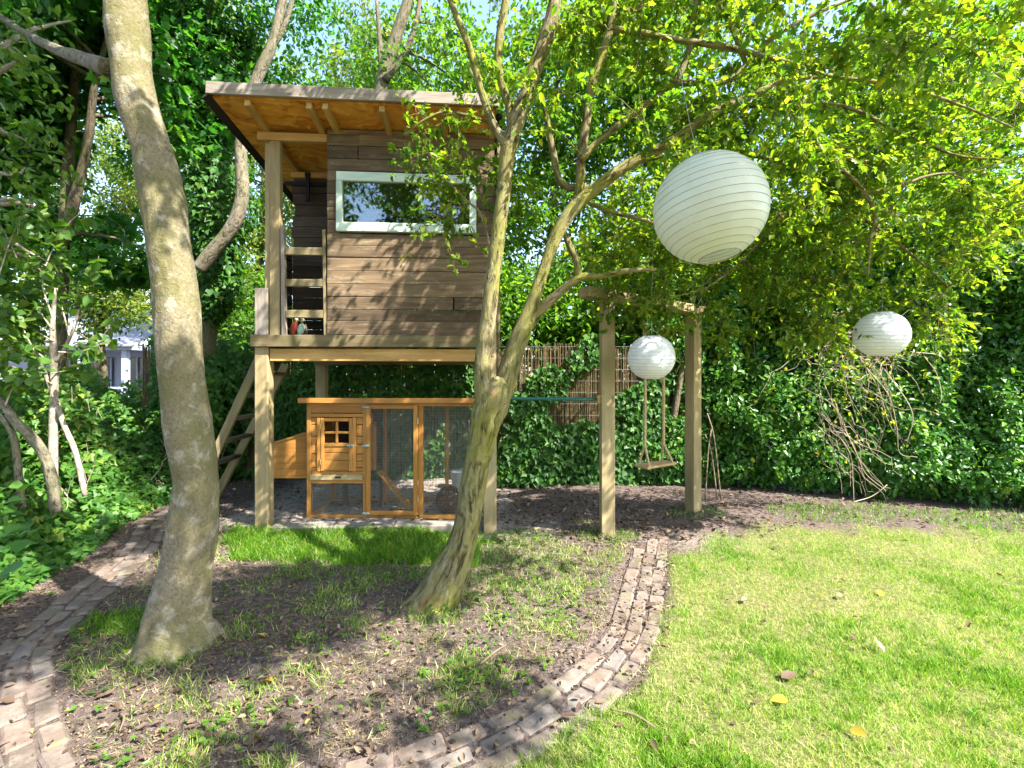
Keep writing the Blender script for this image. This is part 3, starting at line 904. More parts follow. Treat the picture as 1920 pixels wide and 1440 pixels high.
# ------------------------------------------------------------------ chicken coop
CO = Vector((pt(575, 973, 4.78).x, 4.78, .083))
coop = empty('chicken_coop', CO, R(-.4))
tag(coop, 'orange stained wooden chicken coop with nest box and wire mesh run under the playhouse', 'chicken coop')
K = 4.78 / F
def cu(px): return (px - 575) * K
def cz(py): return (973 - py) * K
CW, CD, CH = 1.72, .66, cz(756)
C = M['coop']
def cpost(x, y, z0, z1, wx=.042, wy=.035): return post('post', coop, x, y, z0, z1, wx, wy, C, bev=.003)
def crail(x0, x1, y, z, h=.035, t=.03, name='rail', par=None, mat=None): return board(name, par or coop, (x0, y, z), (x1, y, z), h, t, mat or C, bev=.003)
# corner and intermediate posts
for y in (.018, CD - .018):
    cpost(.02, y, 0, CH); cpost(CW - .02, y, 0, CH)
cpost(cu(684), .016, 0, CH, .036); cpost(cu(789), .016, 0, CH, .05)
cpost(cu(684) + .03, CD - .02, 0, CH, .036); cpost(cu(789) + .17, CD - .02, 0, CH, .036)
# bottom and top rails
crail(.04, CW - .04, .014, cz(970), .038); crail(.04, CW - .04, CD - .014, cz(970), .038)
crail(.04, CW - .04, .012, CH - .018, .034); crail(.04, CW - .04, CD - .012, CH - .06, .034)
for x in (.02, CW - .02): board('rail', coop, (x, .04, cz(970)), (x, CD - .04, cz(970)), .038, .03, C, bev=.003)
# roof, sloping to the back
rf = board('roof', coop, (-.055, CD / 2 - .01, CH + .012), (CW + .05, CD / 2 - .01, CH + .012), .0, .0, C, me=box_mesh(CW + .105, CD + .13, .022, .003), up=(0, 1, -.05))
board('roof_trim', rf, (-CW / 2 - .052, -.394, -.008), (CW / 2 + .052, -.394, -.008), .05, .018, C, up=(0, 0, 1), bev=.003)
# hut wall: boards left and right of the door, a broad top board
hut = sub('hut_wall', coop)
hx0, hx1 = .041, cu(684) - .018
board('plank', hut, (hx0, .016, cz(766)), (hx1, .016, cz(766)), cz(757) - cz(776), .012, C, bev=.002)
board('plank', hut, (hx0, .010, cz(780)), (hx1, .010, cz(780)), .034, .022, C, bev=.002)
dx0, dx1 = cu(602), cu(661)
for y0, y1 in ((784, 797), (798, 819), (820, 834), (835, 852), (853, 866), (867, 878), (879, 885)):
    z = (cz(y0) + cz(y1)) / 2; h = cz(y0) - cz(y1) - .002
    board('plank', hut, (hx0, .016, z), (dx0 - .04, .016, z), h, .012, C, bev=.002)
    board('plank', hut, (dx1 + .035, .016, z), (hx1, .016, z), h, .012, C, bev=.002)
for x in (dx0 - .021, dx1 + .018):
    board('door_jamb', hut, (x, .006, cz(885)), (x, .006, cz(784)), .03, .034, C, up=(0, 1, 0), bev=.003)
board('plank', hut, (hx0, .010, cz(888)), (hx1, .010, cz(888)), .032, .024, C, bev=.002)
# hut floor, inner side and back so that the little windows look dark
put('hut_floor', box_mesh(hx1 - hx0, CD - .06, .012, 0), C, coop, loc=((hx0 + hx1) / 2, CD / 2, cz(893)))
for k in range(6):
    z = cz(893) + .055 + .10 * k
    if z < CH - .08:
        board('side_plank', coop, (hx1 + .004, .045, z), (hx1 + .004, .30, z), .097, .012, C, bev=.002)
        board('side_plank', coop, (.022, .045, z), (.022, CD - .05, z), .097, .012, C, bev=.002)
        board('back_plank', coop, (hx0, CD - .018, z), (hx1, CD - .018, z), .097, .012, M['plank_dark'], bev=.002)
# hut door with a four-pane window
door = sub('hut_door', coop)
def dr(x0, z0, x1, z1, w, t=.02, y=.0, up=(0, 0, 1), nm='stile'):
    return board(nm, door, (x0, y, z0), (x1, y, z1), w, t, C, up=up, bev=.003)
zt, zb = cz(785), cz(884)
for x in (dx0 + .018, dx1 - .014):
    board('stile', door, (x, -.004, zb), (x, -.004, zt), .022, .034, C, up=(0, 1, 0), bev=.003)
dr(dx0 + .036, cz(788), dx1 - .032, cz(788), .034)
dr(dx0 + .036, cz(812), dx1 - .032, cz(812), .022, y=-.002)
dr(dx0 + .036, cz(835), dx1 - .032, cz(835), .036)
xm = (dx0 + dx1) / 2 + .004
board('muntin', door, (xm, -.005, cz(831)), (xm, -.005, cz(792)), .016, .022, C, up=(0, 1, 0), bev=.002)
for y0, y1 in ((839, 850), (850.5, 864), (864.5, 884)):
    dr(dx0 + .036, (cz(y0) + cz(y1)) / 2, dx1 - .032, (cz(y0) + cz(y1)) / 2, cz(y0) - cz(y1) - .002, .012, .004, nm='plank')
for zz in (800, 867):
    put('hinge', box_mesh(.008, .012, .055, .002), M['brass'], door, loc=(dx0 - .001, -.016, cz(zz)))
def latch(parent, x, y, z):
    l = put('latch', box_mesh(.06, .006, .022, .002), M['latch'], parent, loc=(x, y, z))
    put('bolt', tube_mesh('bolt', [(-.038, -.008, 0, .006), (.042, -.008, 0, .006)], .02, 8), M['latch'], l)
    put('knob', tube_mesh('knob', [(.004, -.008, 0, .006), (.004, -.026, -.004, .008)], .01, 8), M['galv'], l)
latch(door, dx1 - .015, -.022, cz(836))
# pull-out tray
tray = put('tray', box_mesh(hx1 - hx0, .05, .052, .003), M['post'], coop, loc=((hx0 + hx1) / 2, .008, cz(896)))
put('tray_handle', box_mesh(.06, .012, .014, .004), M['metal_dark'], tray, loc=(.02, -.03, .004))
crail(hx0, hx1, .012, cz(904), .038)
# run door
rd = sub('run_door', coop)
rx0, rx1, rz0, rz1 = cu(688), cu(784), cz(966), cz(760)
for x in (rx0 + .021, rx1 - .021):
    board('stile', rd, (x, -.012, rz0), (x, -.012, rz1), .026, .042, C, up=(0, 1, 0), bev=.003)
for z in (rz0 + .022, rz1 - .02):
    board('cross_rail', rd, (rx0 + .042, -.012, z), (rx1 - .042, -.012, z), .042, .024, C, bev=.003)
for zz in (790, 935):
    put('hinge', box_mesh(.01, .014, .06, .002), M['brass'], rd, loc=(rx1 + .004, -.026, cz(zz)))
for zz in (764, 836, 962):
    latch(rd, rx0 - .002, -.03, cz(zz))
# wire mesh
def mesh_panel(name, parent, o, ux, uz, w, h, step=.0155, r=.0011):
    o = np.array(o, float); ux = np.array(ux, float); uz = np.array(uz, float)
    A = []; Bv = []
    for s in np.arange(step * .5, w, step): A.append(o + ux * s); Bv.append(o + ux * s + uz * h)
    for s in np.arange(step * .5, h, step): A.append(o + uz * s); Bv.append(o + uz * s + ux * w)
    A = np.array(A); Bv = np.array(Bv)
    Cc = np.stack([A, Bv], 1)
    ob = put(name, many_tubes(name, Cc, np.full((len(A), 2), r), 3), M['wire'], parent)
    ob['kind'] = 'stuff'
    return ob
mesh_panel('wire_mesh', rd, (rx0 + .04, -.010, rz0 + .04), (1, 0, 0), (0, 0, 1), rx1 - rx0 - .08, rz1 - rz0 - .08)
mesh_panel('wire_mesh', coop, (hx0, .02, cz(966)), (1, 0, 0), (0, 0, 1), hx1 - hx0, cz(908) - cz(966))
mesh_panel('wire_mesh', coop, (cu(794), .02, cz(966)), (1, 0, 0), (0, 0, 1), CW - .05 - cu(794), CH - cz(966) - .03)
mesh_panel('wire_mesh', coop, (hx1 + .03, CD - .01, cz(966)), (1, 0, 0), (0, 0, 1), CW - .06 - hx1, CH - cz(966) - .06)
mesh_panel('wire_mesh', coop, (.02, .04, cz(966)), (0, 1, 0), (0, 0, 1), CD - .08, cz(908) - cz(966))
mesh_panel('wire_mesh', coop, (CW - .02, .04, cz(966)), (0, 1, 0), (0, 0, 1), CD - .08, CH - cz(966) - .04)
# side opening frame, ramp and its leg
board('ramp', coop, (hx1 + .09, .26, cz(893)), (hx1 + .43, .22, .035), .16, .015, C, up=(0, 1, 0), bev=.003)
for k in range(5):
    t = .15 + .17 * k
    board('ramp_cleat', coop, (hx1 + .09 + .34 * t, .18, cz(893) + (.035 - cz(893)) * t + .014), (hx1 + .09 + .34 * t, .31, cz(893) + (.035 - cz(893)) * t + .014), .012, .014, M['beam'], up=(0, 0, 1), bev=.002)
board('pophole_post', coop, (hx1 + .03, .30, cz(893)), (hx1 + .03, .30, cz(806)), .034, .03, C, up=(0, 1, 0), bev=.003)
board('pophole_post', coop, (hx1 + .03, .05, cz(893)), (hx1 + .03, .05, CH - .02), .034, .03, C, up=(0, 1, 0), bev=.003)
board('pophole_rail', coop, (hx1 + .03, .04, cz(806)), (hx1 + .03, .32, cz(800)), .034, .03, C, bev=.003)
board('leg', coop, (hx1 + .06, .42, 0), (hx1 + .06, .42, cz(886)), .03, .03, M['plank_dark'], up=(0, 1, 0), bev=.003)
board('leg', coop, (cu(618), .44, 0), (cu(618), .44, cz(904)), .045, .045, M['plank_dark'], up=(0, 1, 0), bev=.003)
# nest box on the left, planked, with a sloping lid
nest = sub('nest_box', coop)
nx0 = cu(492)
zz = [902, 885, 872.5, 860, 846, 829, 815]
def lid_z(x): return cz(812) + (x - 0) * ((cz(812) - cz(832)) / (.0 - cu(513)))
for k in range(len(zz) - 1):
    z0, z1 = cz(zz[k]), cz(zz[k + 1])
    # clip each plank under the sloping lid
    xa = nx0
    while lid_z(xa) - .012 < z1 and xa < -.01: xa += .005
    bm = bmesh.new()
    pts = [(nx0, z0), (-.003, z0), (-.003, min(z1, lid_z(-.003) - .012))]
    if xa > nx0:
        pts += [(xa, z1)] if lid_z(xa) - .012 >= z1 else []
        if lid_z(nx0) - .012 > z0: pts.append((nx0, lid_z(nx0) - .012))
        else:
            xb_ = nx0
            while lid_z(xb_) - .012 < z0: xb_ += .005
            pts[0] = (xb_, z0)
    else:
        pts.append((nx0, z1))
    f = bm.faces.new([bm.verts.new((x, .10, z - .0012)) for x, z in pts])
    r = bmesh.ops.extrude_face_region(bm, geom=[f])
    bmesh.ops.translate(bm, verts=[v for v in r['geom'] if isinstance(v, bmesh.types.BMVert)], vec=(0, .012, 0))
    bmesh.ops.recalc_face_normals(bm, faces=bm.faces[:])
    bmesh.ops.bevel(bm, geom=list(bm.edges), offset=.0022, segments=1, affect='EDGES')
    me = bpy.data.meshes.new('plank'); bm.to_mesh(me); bm.free()
    put('plank', me, C, nest)
board('lid', nest, (nx0 - .03, .34, lid_z(nx0 - .03)), (-.004, .34, lid_z(-.004)), .50, .024, C, up=(0, 1, 0), bev=.003)
put('end_board', box_mesh(.012, .45, .24, .002), C, nest, loc=(nx0 - .007, .33, cz(902) + .12))
put('base_board', box_mesh(-nx0, .45, .012, .002), C, nest, loc=(nx0 / 2, .33, cz(902) + .006))

# ------------------------------------------------------------------ bucket and wicker ball behind the mesh
bk_c = pt(864, 905, 6.05)
bz = gz(bk_c.x, 6.05)
bucket = empty('bucket', (bk_c.x, 6.05, bz + .05))
tag(bucket, 'white enamel bucket standing in the sand behind the coop run', 'bucket')
put('body', tube_mesh('body', [(0, 0, 0, .105), (0, 0, .12, .12), (0, 0, .215, .137), (0, 0, .222, .146), (0, 0, .223, .146)], .03, 24, cap=False), M['pot'], bucket)
put('base', tube_mesh('base', [(0, 0, -.06, .11), (0, 0, .004, .106)], .03, 24), M['pot'], bucket)
put('handle', many_tubes('handle', np.array([[(.146 * math.cos(t), -.02 - .10 * math.sin(t), .21 - .11 * math.sin(t)) for t in np.linspace(0, math.pi, 14)]]), np.full((1, 14), .004), 5), M['galv'], bucket)
tag(put('scoop', tube_mesh('scoop', [(.055, 0, .1, .022), (.06, 0, .27, .03), (.065, 0, .33, .026), (.07, 0, .375, .014)], .02, 12, lump=.01), M['pink'], None, loc=bucket.location),
    'dusty pink scoop standing upright in the white bucket', 'scoop')
wb_c = pt(843, 935, 5.1)
ball = empty('wicker_ball', (wb_c.x, 5.1, gz(wb_c.x, 5.1) + .15))
tag(ball, 'brown woven wicker ball lying on the sand inside the coop run', 'wicker ball')
Cc = []
for k in range(30):
    n = rand_dir(1)[0]; u = unit(np.cross(n, rand_dir(1)[0])); v = np.cross(n, u)
    t = np.linspace(0, 2 * np.pi, 30); rr = .143 + .008 * np.sin(3 * t + k)
    o = n * RNG.uniform(-.05, .05)
    p = o + np.cos(t)[:, None] * u * rr[:, None] + np.sin(t)[:, None] * v * rr[:, None]
    Cc.append(unit(p) * (.14 + .010 * np.sin(5 * t + k))[:, None])
tag(put('woven_canes', many_tubes('woven_canes', np.array(Cc), np.full((30, 30), .0032), 4), M['wicker'], ball), kind='stuff')

# ------------------------------------------------------------------ swing frame, bar and swing
PA = Vector((.895, 4.52, 0)); PB = Vector((2.0, 5.30, 0))
sf = empty('swing_set', PA)
tag(sf, 'square pine swing frame of two posts and a heavy beam at the lawn edge', 'swing set')
d_ = (PB - PA).normalized(); bang = math.atan2(d_.y, d_.x)
post('post', sf, 0, 0, -.1, 2.24, .125, .125, M['post'], bev=.005)
pb = put('post', box_mesh(2.32, .125, .125, .005), M['post'], sf)
pb.matrix_basis = Matrix.Translation(PB - PA + Vector((0, 0, 1.06))) @ Matrix.Rotation(R(30), 4, 'Z') @ Matrix.Rotation(R(-90), 4, 'Y')
e0 = -d_ * .30; e1 = (PB - PA) + d_ * .16
board('beam', sf, e0 + Vector((0, 0, 2.262)), e1 + Vector((0, 0, 2.225)), .095, .14, M['post'], bev=.006)
for s_, z_ in ((.50, 2.2), (.80, 2.19)):
    pass
# green turning bar between the playhouse post and the front swing post
g0 = _hi @ Vector((HW + .002, .065, 0)); g0.z = pt(0, 747, g0.y).z
g1 = Vector((PA.x - .09, PA.y, g0.z))
bar = empty('turning_bar', g0)
tag(bar, 'dark green steel turning bar between the playhouse post and the front swing post', 'turning bar')
put('bar', tube_mesh('bar', [(0, 0, 0, .016), (*(g1 - g0), .016)], .2, 16), M['green'], bar)
put('collar', box_mesh(.05, .08, .085, .006), M['beam'], bar, loc=(g1 - g0) + Vector((.018, 0, 0)))

sx = [.52, .81]
T1 = PA + (PB - PA).normalized() * (sx[0] / .815 * .815 + .0)
def on_beam(px):
    k = (px - CX) / F
    t = (k * PA.y - PA.x) / (d_.x - k * d_.y)
    return PA + d_ * t
r1, r2 = on_beam(1209), on_beam(1243)
seat_c = (r1 + r2) / 2 + Vector((.02, 0, 0)); seat_z = EYE - (871 - HY) * seat_c.y / F
swing = empty('swing', Vector((seat_c.x, seat_c.y, seat_z)))
tag(swing, 'wooden board swing hanging on two thick sisal ropes from the beam', 'swing')
board('seat', swing, -d_ * .235, d_ * .235, .17, .028, M['seat'], up=Vector((-d_.y, d_.x, 0)), bev=.008)
perp = Vector((-d_.y, d_.x, 0))
def rope_mesh(P, r=.011, pitch=.055, lay=3):
    S = catmull(np.array([tuple(p) for p in P]), .008); T, N, B = frames(S)
    al = np.concatenate([[0], np.cumsum(np.linalg.norm(np.diff(S, axis=0), axis=1))])
    Cs = []
    for k in range(lay):
        a = al / pitch * 2 * np.pi + k * 2 * np.pi / lay
        Cs.append(S + r * .55 * (np.cos(a)[:, None] * N + np.sin(a)[:, None] * B))
    return many_tubes('rope', np.array(Cs), np.full((lay, len(S)), r * .62), 7)
for k, top in enumerate((r1, r2)):
    top = Vector((top.x, top.y, EYE + (705 - 606) * top.y / F)) - swing.location
    s = -1 if k == 0 else 1
    se = d_ * (s * .19)
    split = Vector((top.x * .9 + se.x * .1, top.y * .9 + se.y * .1, .20))
    rp = put('rope', rope_mesh([top, top * .5 + split * .5 + Vector((.004, 0, 0)), split], .015), M['rope'], swing)
    for q_ in (-.075, .075):
        e = se + perp * q_
        put('rope', rope_mesh([split, split * .45 + e * .55, e + Vector((0, 0, -.02))], .0115), M['rope'], swing)
    put('splice', rope_mesh([split + Vector((0, 0, -.01)), split + Vector((0, 0, .12))], .0165, .03), M['rope'], swing)
    put('rope_loop', rope_mesh([top + Vector((0, 0, -.14)), top + Vector((0, 0, -.005))], .019, .04), M['rope'], swing)
    ring = [(top.x + .030 * math.cos(t), top.y + .0, top.z + .03 + .030 * math.sin(t)) for t in np.linspace(0, 2 * math.pi, 22)]
    put('ring', many_tubes('ring', np.array([ring]), np.full((1, 22), .0042), 6), M['galv'], swing)
    hk = [(top.x + .016 * math.cos(t), top.y, top.z + .085 + .026 * math.sin(t)) for t in np.linspace(-2.6, 1.57, 14)] + [(top.x, top.y, top.z + .16 - .0), (top.x, top.y, 2.19 - swing.location.z)]
    put('hook', many_tubes('hook', np.array([hk]), np.full((1, 16), .004), 6), M['galv'], swing)

# ------------------------------------------------------------------ paper lanterns
def lantern(loc, rad, mat, label, tilt=(0, 0), nb=16, top=.45):
    root = empty('lantern', loc)
    root.rotation_euler = (tilt[0], tilt[1], 0)
    tag(root, label, 'lantern', 'paper lanterns hanging in the tree')
    sides = 72
    hole = .36
    ph = np.linspace(math.asin(-math.sqrt(1 - hole ** 2)), math.asin(math.sqrt(1 - hole ** 2)), nb * 5 + 1)
    V = []; m = len(ph)
    for i, p in enumerate(ph):
        dent = .0045 * math.sin(math.pi * ((i % 5) / 5.0)) if i % 5 else 0
        for j in range(sides):
            a = 2 * math.pi * j / sides
            w = .012 * noise.noise(Vector((math.cos(a) * 2.5, math.sin(a) * 2.5, p * 3 + loc[0] * 7)))
            r = rad * (1 - dent + w * (1 if i % 5 else .4))
            V.append((r * math.cos(p) * math.cos(a), r * math.cos(p) * math.sin(a), r * math.sin(p) * .98))
    fc = [(i * sides + j, i * sides + (j + 1) % sides, (i + 1) * sides + (j + 1) % sides, (i + 1) * sides + j) for i in range(m - 1) for j in range(sides)]
    put('shade', raw_mesh('shade', V, fc, True), mat, root)
    Cs = []
    t = np.linspace(0, 2 * np.pi, 60)
    for i in range(0, m, 5):
        rr = rad * math.cos(ph[i]) * .999
        Cs.append(np.stack([rr * np.cos(t), rr * np.sin(t), np.full(60, rad * math.sin(ph[i]) * .98)], -1))
    put('ribs', many_tubes('ribs', np.array(Cs), np.full((len(Cs), 60), rad * .0052), 5), M['rib'], root)['kind'] = 'stuff'
    for s in (-1, 1):
        z = s * rad * math.sqrt(1 - hole ** 2) * .98
        put('rim', many_tubes('rim', np.array([np.stack([rad * hole * np.cos(t), rad * hole * np.sin(t), np.full(60, z)], -1)]), np.full((1, 60), .0035), 6), M['rib'], root)
    z = rad * .92
    st = np.array([[(0, 0, z), (-.003, .002, z + top * .4), (.004, 0, z + top)], [(-rad * hole, 0, z), (-rad * hole * .5, 0, z + .03), (0, 0, z + .06)], [(rad * hole, 0, z), (rad * hole * .5, 0, z + .03), (0, 0, z + .06)]])
    put('cord', many_tubes('cord', st, np.full((3, 3), .0016), 5), M['rib'], root)
    return root
lantern(pt(1330, 392, 2.28), .258, M['paper_aged'], 'largest round paper lantern, tilted and yellowed, hanging above the lawn', (R(-7), R(-9)), 17, .5)
lantern(pt(1221, 670, 4.05), .196, M['paper'], 'smallest round white paper lantern, hanging in front of the swing ropes', (R(3), R(0)), 15, .8)
lantern(pt(1652, 627, 4.0), .198, M['paper'], 'flat looking white ribbed paper lantern in front of the dark hedge and dead vines', (R(2), R(1)), 15, .7)
# ------------------------------------------------------------------ big leaning trunk on the left
def trunk_rows(rows, d):
    """rows of (px, py, width_px[, depth]) -> x,y,z,radius"""
    out = []
    for r_ in rows:
        dd = r_[3] if len(r_) > 3 else d
        p = pt(r_[0], r_[1], dd)
        out.append((p.x, p.y, p.z, r_[2] * dd / F / 2 / math.sqrt(1 + ((r_[0] - CX) / F) ** 2)))
    return out
big = empty('maple_tree', (pt(335, 1220, 2.72).x, 2.72, 0))
tag(big, 'thick smooth barked leaning tree in the left foreground with flared foot', 'tree')
def loc_rows(rows, o): return [(a - o.location.x, b - o.location.y, c - o.location.z, r_) for a, b, c, r_ in rows]
rows = trunk_rows([(322, 1275, 124), (328, 1225, 120), (336, 1150, 112), (352, 1060, 102), (362, 980, 97), (368, 900, 95), (358, 820, 92), (348, 750, 89), (338, 680, 90), (331, 600, 94),
                   (325, 540, 88), (320, 480, 86), (309, 390, 86), (291, 300, 86), (268, 220, 82), (247, 150, 80), (240, 60, 82), (238, -40, 80), (225, -200, 78), (190, -420, 74), (170, -700, 56), (175, -950, 40)], 2.66)
def foot(al, an):
    k = math.exp(-max(al - .10, 0) / .16)
    return 1 + k * (.42 + .45 * max(0, math.sin(2.0 * an + .6)) ** 2 + .30 * max(0, math.sin(5 * an + 2)) ** 2)
put('trunk', tube_mesh('trunk', loc_rows(rows, big), .022, 72, lump=.022, ridge=.0045, ridge_f=11, seed=3.0, flare=foot), M['bark_smooth'], big)
def roots(tree_o, r0, spec, mat, seed):
    for k_, (a, l, rad) in enumerate(spec):
        bx, by = tree_o.location.x, tree_o.location.y
        P = []
        for t, rr, h in ((.0, 1.0, .085), (.25, .95, .035), (.5, .75, .006), (.78, .5, -.014), (1.0, .3, -.04)):
            d = r0 * .55 + t * l
            aa = a + .25 * math.sin(t * 3 + k_)
            x, y = d * math.cos(aa), d * math.sin(aa)
            P.append((x, y, gz(bx + x, by + y) - tree_o.location.z + h * .8 - .012, rad * rr))
        put('root', tube_mesh('root', P, .02, 14, lump=.008, ridge=.003, seed=seed + k_), mat, tree_o)
roots(big, .20, ((-2.0, .18, .060), (-.75, .18, .062), (.3, .20, .05), (2.9, .16, .05), (-2.7, .12, .05), (-1.35, .16, .055)), M['bark_smooth'], 2.0)
lim = [(pt(205, 128, 2.7), .05), (pt(140, 105, 3.1), .04), (pt(95, 88, 3.5), .034), (pt(20, 45, 4.0), .026), (pt(-80, -30, 4.6), .018)]
put('branch', tube_mesh('branch', [(*(p - big.location), r_) for p, r_ in lim], .04, 14, lump=.006, seed=5), M['bark_limb'], big)
big_crown = in_ellipsoids(330, [(-3.6, 3.2, 6.3, 1.8, 1.9, 1.3), (-2.0, 2.4, 7.2, 1.6, 1.6, 1.0)], .3) - np.array(big.location)
clump_leaves('crown', big_crown, 24, .30, (.07, .11), MAPLE, M['maple'], big, kind='stuff')

# ------------------------------------------------------------------ hawthorn in the middle
haw = empty('hawthorn_tree', (pt(845, 1120, 3.2).x, 3.2, 0))
tag(haw, 'forked mossy hawthorn with fissured bark in the middle, spreading over the lawn', 'tree')
def hrow(rows, d=3.2): return loc_rows(trunk_rows(rows, d), haw)
def hfoot(al, an):
    k = math.exp(-max(al - .05, 0) / .14)
    return 1 + k * (.25 + .45 * max(0, math.sin(an + 1.2)) ** 3 + .25 * max(0, math.sin(4 * an)) ** 2)
roots(haw, .15, ((-2.5, .22, .042), (3.3, .28, .05)), M['bark_hawthorn'], 6.0)
HSK = []     # skeleton of limbs: rows x,y,z,r in tree space
def limb(name, rows, d=3.2, sides=20, ridge=.004, lump=.006, flare=None, step=.03):
    R_ = hrow(rows, d)
    S = catmull(np.array(R_), .08)
    HSK.append(S)
    return put(name, tube_mesh(name, R_, step, sides, lump=lump, ridge=ridge, ridge_f=13, seed=len(HSK) * 7.1, flare=flare), M['bark_hawthorn'], haw)
limb('trunk', [(806, 1185, 96), (816, 1150, 90), (832, 1105, 76), (850, 1062, 64), (866, 1020, 55), (876, 980, 49), (884, 930, 47), (891, 880, 46), (899, 840, 48), (908, 800, 53), (917, 770, 60), (924, 745, 60), (931, 722, 48), (935, 706, 26)],
     3.2, 56, .008, .014, hfoot, .02)
limb('stem', [(914, 790, 36), (908, 740, 36), (905, 690, 31), (909, 640, 29), (916, 590, 28), (924, 520, 27), (933, 450, 26), (942, 380, 26), (949, 310, 27), (956, 268, 31), (970, 225, 29), (990, 170, 28), (1010, 110, 27), (1030, 50, 26), (1042, -10, 24), (1048, -100, 21), (1030, -230, 16), (1040, -360, 9)],
     3.17, 30, .004, .005, None, .025)
limb('stem', [(930, 780, 36), (948, 715, 40), (964, 660, 36), (983, 612, 33), (1001, 560, 25), (1018, 510, 22), (1040, 450, 23), (1064, 405, 25), (1093, 372, 25), (1130, 342, 23), (1175, 310, 22), (1225, 285, 21), (1275, 255, 19), (1330, 215, 17), (1395, 185, 14), (1480, 150, 11), (1580, 140, 8)],
     3.22, 30, .004, .005, None, .025)
limb('branch', [(958, 280, 22), (942, 262, 17), (925, 232, 15), (908, 190, 14), (894, 140, 13), (880, 90, 13), (862, 45, 12), (842, -5, 11), (815, -80, 9), (780, -180, 6)], 3.15, 12, .002, .003)
limb('branch', [(962, 250, 22), (956, 205, 17), (945, 170, 16), (934, 120, 15), (938, 60, 15), (948, 0, 14), (952, -90, 11), (930, -220, 7)], 3.2, 12, .002, .003)
limb('branch', [(980, 622, 26), (1012, 582, 22), (1043, 554, 18), (1072, 530, 16), (1092, 519, 16), (1130, 517, 11), (1175, 508, 9), (1230, 505, 6)], 3.25, 12, .003, .004)
limb('branch', [(1084, 522, 15), (1082, 490, 13), (1068, 462, 12), (1060, 440, 9), (1052, 405, 6)], 3.25, 10, .002, .003)
limb('branch', [(1040, 455, 20), (1058, 420, 17), (1078, 385, 18), (1088, 340, 18), (1090, 290, 17), (1100, 225, 17), (1108, 165, 17), (1128, 110, 16), (1145, 50, 15), (1158, -20, 13), (1190, -140, 8)], 3.3, 12, .002, .004)
limb('branch', [(1088, 300, 15), (1130, 258, 13), (1178, 222, 13), (1228, 185, 13), (1265, 152, 13), (1290, 100, 12), (1298, 50, 11), (1310, -20, 9), (1330, -130, 6)], 3.25, 12, .002, .003)
limb('branch', [(1262, 155, 12), (1310, 156, 11), (1358, 154, 11), (1392, 128, 11), (1420, 95, 10), (1465, 60, 9), (1530, 25, 8), (1620, -10, 6)], 3.2, 10, .002, .003)
limb('branch', [(1150, 55, 13), (1205, 62, 12), (1270, 75, 12), (1340, 85, 12), (1410, 100, 12), (1480, 118, 11), (1550, 142, 10), (1630, 152, 9), (1720, 170, 8), (1820, 205, 6), (1900, 240, 4)], 3.0, 10, .002, .003)
limb('branch', [(1398, 118, 10), (1375, 60, 9), (1350, 10, 8), (1330, -60, 6)], 3.2, 10, .002, .002)
limb('branch', [(1100, 350, 14), (1062, 350, 13), (1046, 330, 12), (1038, 290, 12), (1030, 250, 11), (1022, 205, 8), (1012, 160, 5)], 3.35, 10, .002, .003)
limb('branch', [(1310, 232, 14), (1370, 205, 13), (1440, 198, 12), (1500, 225, 11), (1560, 300, 10), (1612, 350, 9), (1640, 400, 8), (1632, 455, 6), (1628, 520, 4)], 3.5, 10, .002, .003)
limb('branch', [(1440, 198, 10), (1510, 190, 9), (1600, 205, 8), (1690, 250, 7), (1790, 290, 6), (1880, 300, 4)], 3.6, 10, .002, .003)
limb('branch', [(1612, 365, 9), (1680, 352, 8), (1740, 330, 7), (1830, 318, 6), (1930, 290, 4)], 3.5, 10, .002, .003)
limb('branch', [(1095, 375, 10), (1140, 395, 8), (1205, 412, 7), (1260, 428, 5), (1320, 430, 3)], 3.5, 8, .001, .002)
limb('branch', [(1480, 300, 6), (1440, 430, 5), (1340, 530, 4), (1250, 560, 3)], 4.1, 8, .0, .002)
limb('branch', [(1180, 300, 12), (1300, 290, 11), (1450, 300, 10), (1580, 380, 9), (1700, 470, 7), (1780, 540, 5)], 4.2, 8, .0, .002)
limb('branch', [(928, 520, 4), (905, 410, 5), (880, 380, 4), (850, 350, 3)], 3.3, 8, .0, .001)
limb('branch', [(925, 232, 7), (870, 215, 6), (830, 210, 5), (780, 235, 4), (755, 262, 3)], 3.45, 8, .0, .001)

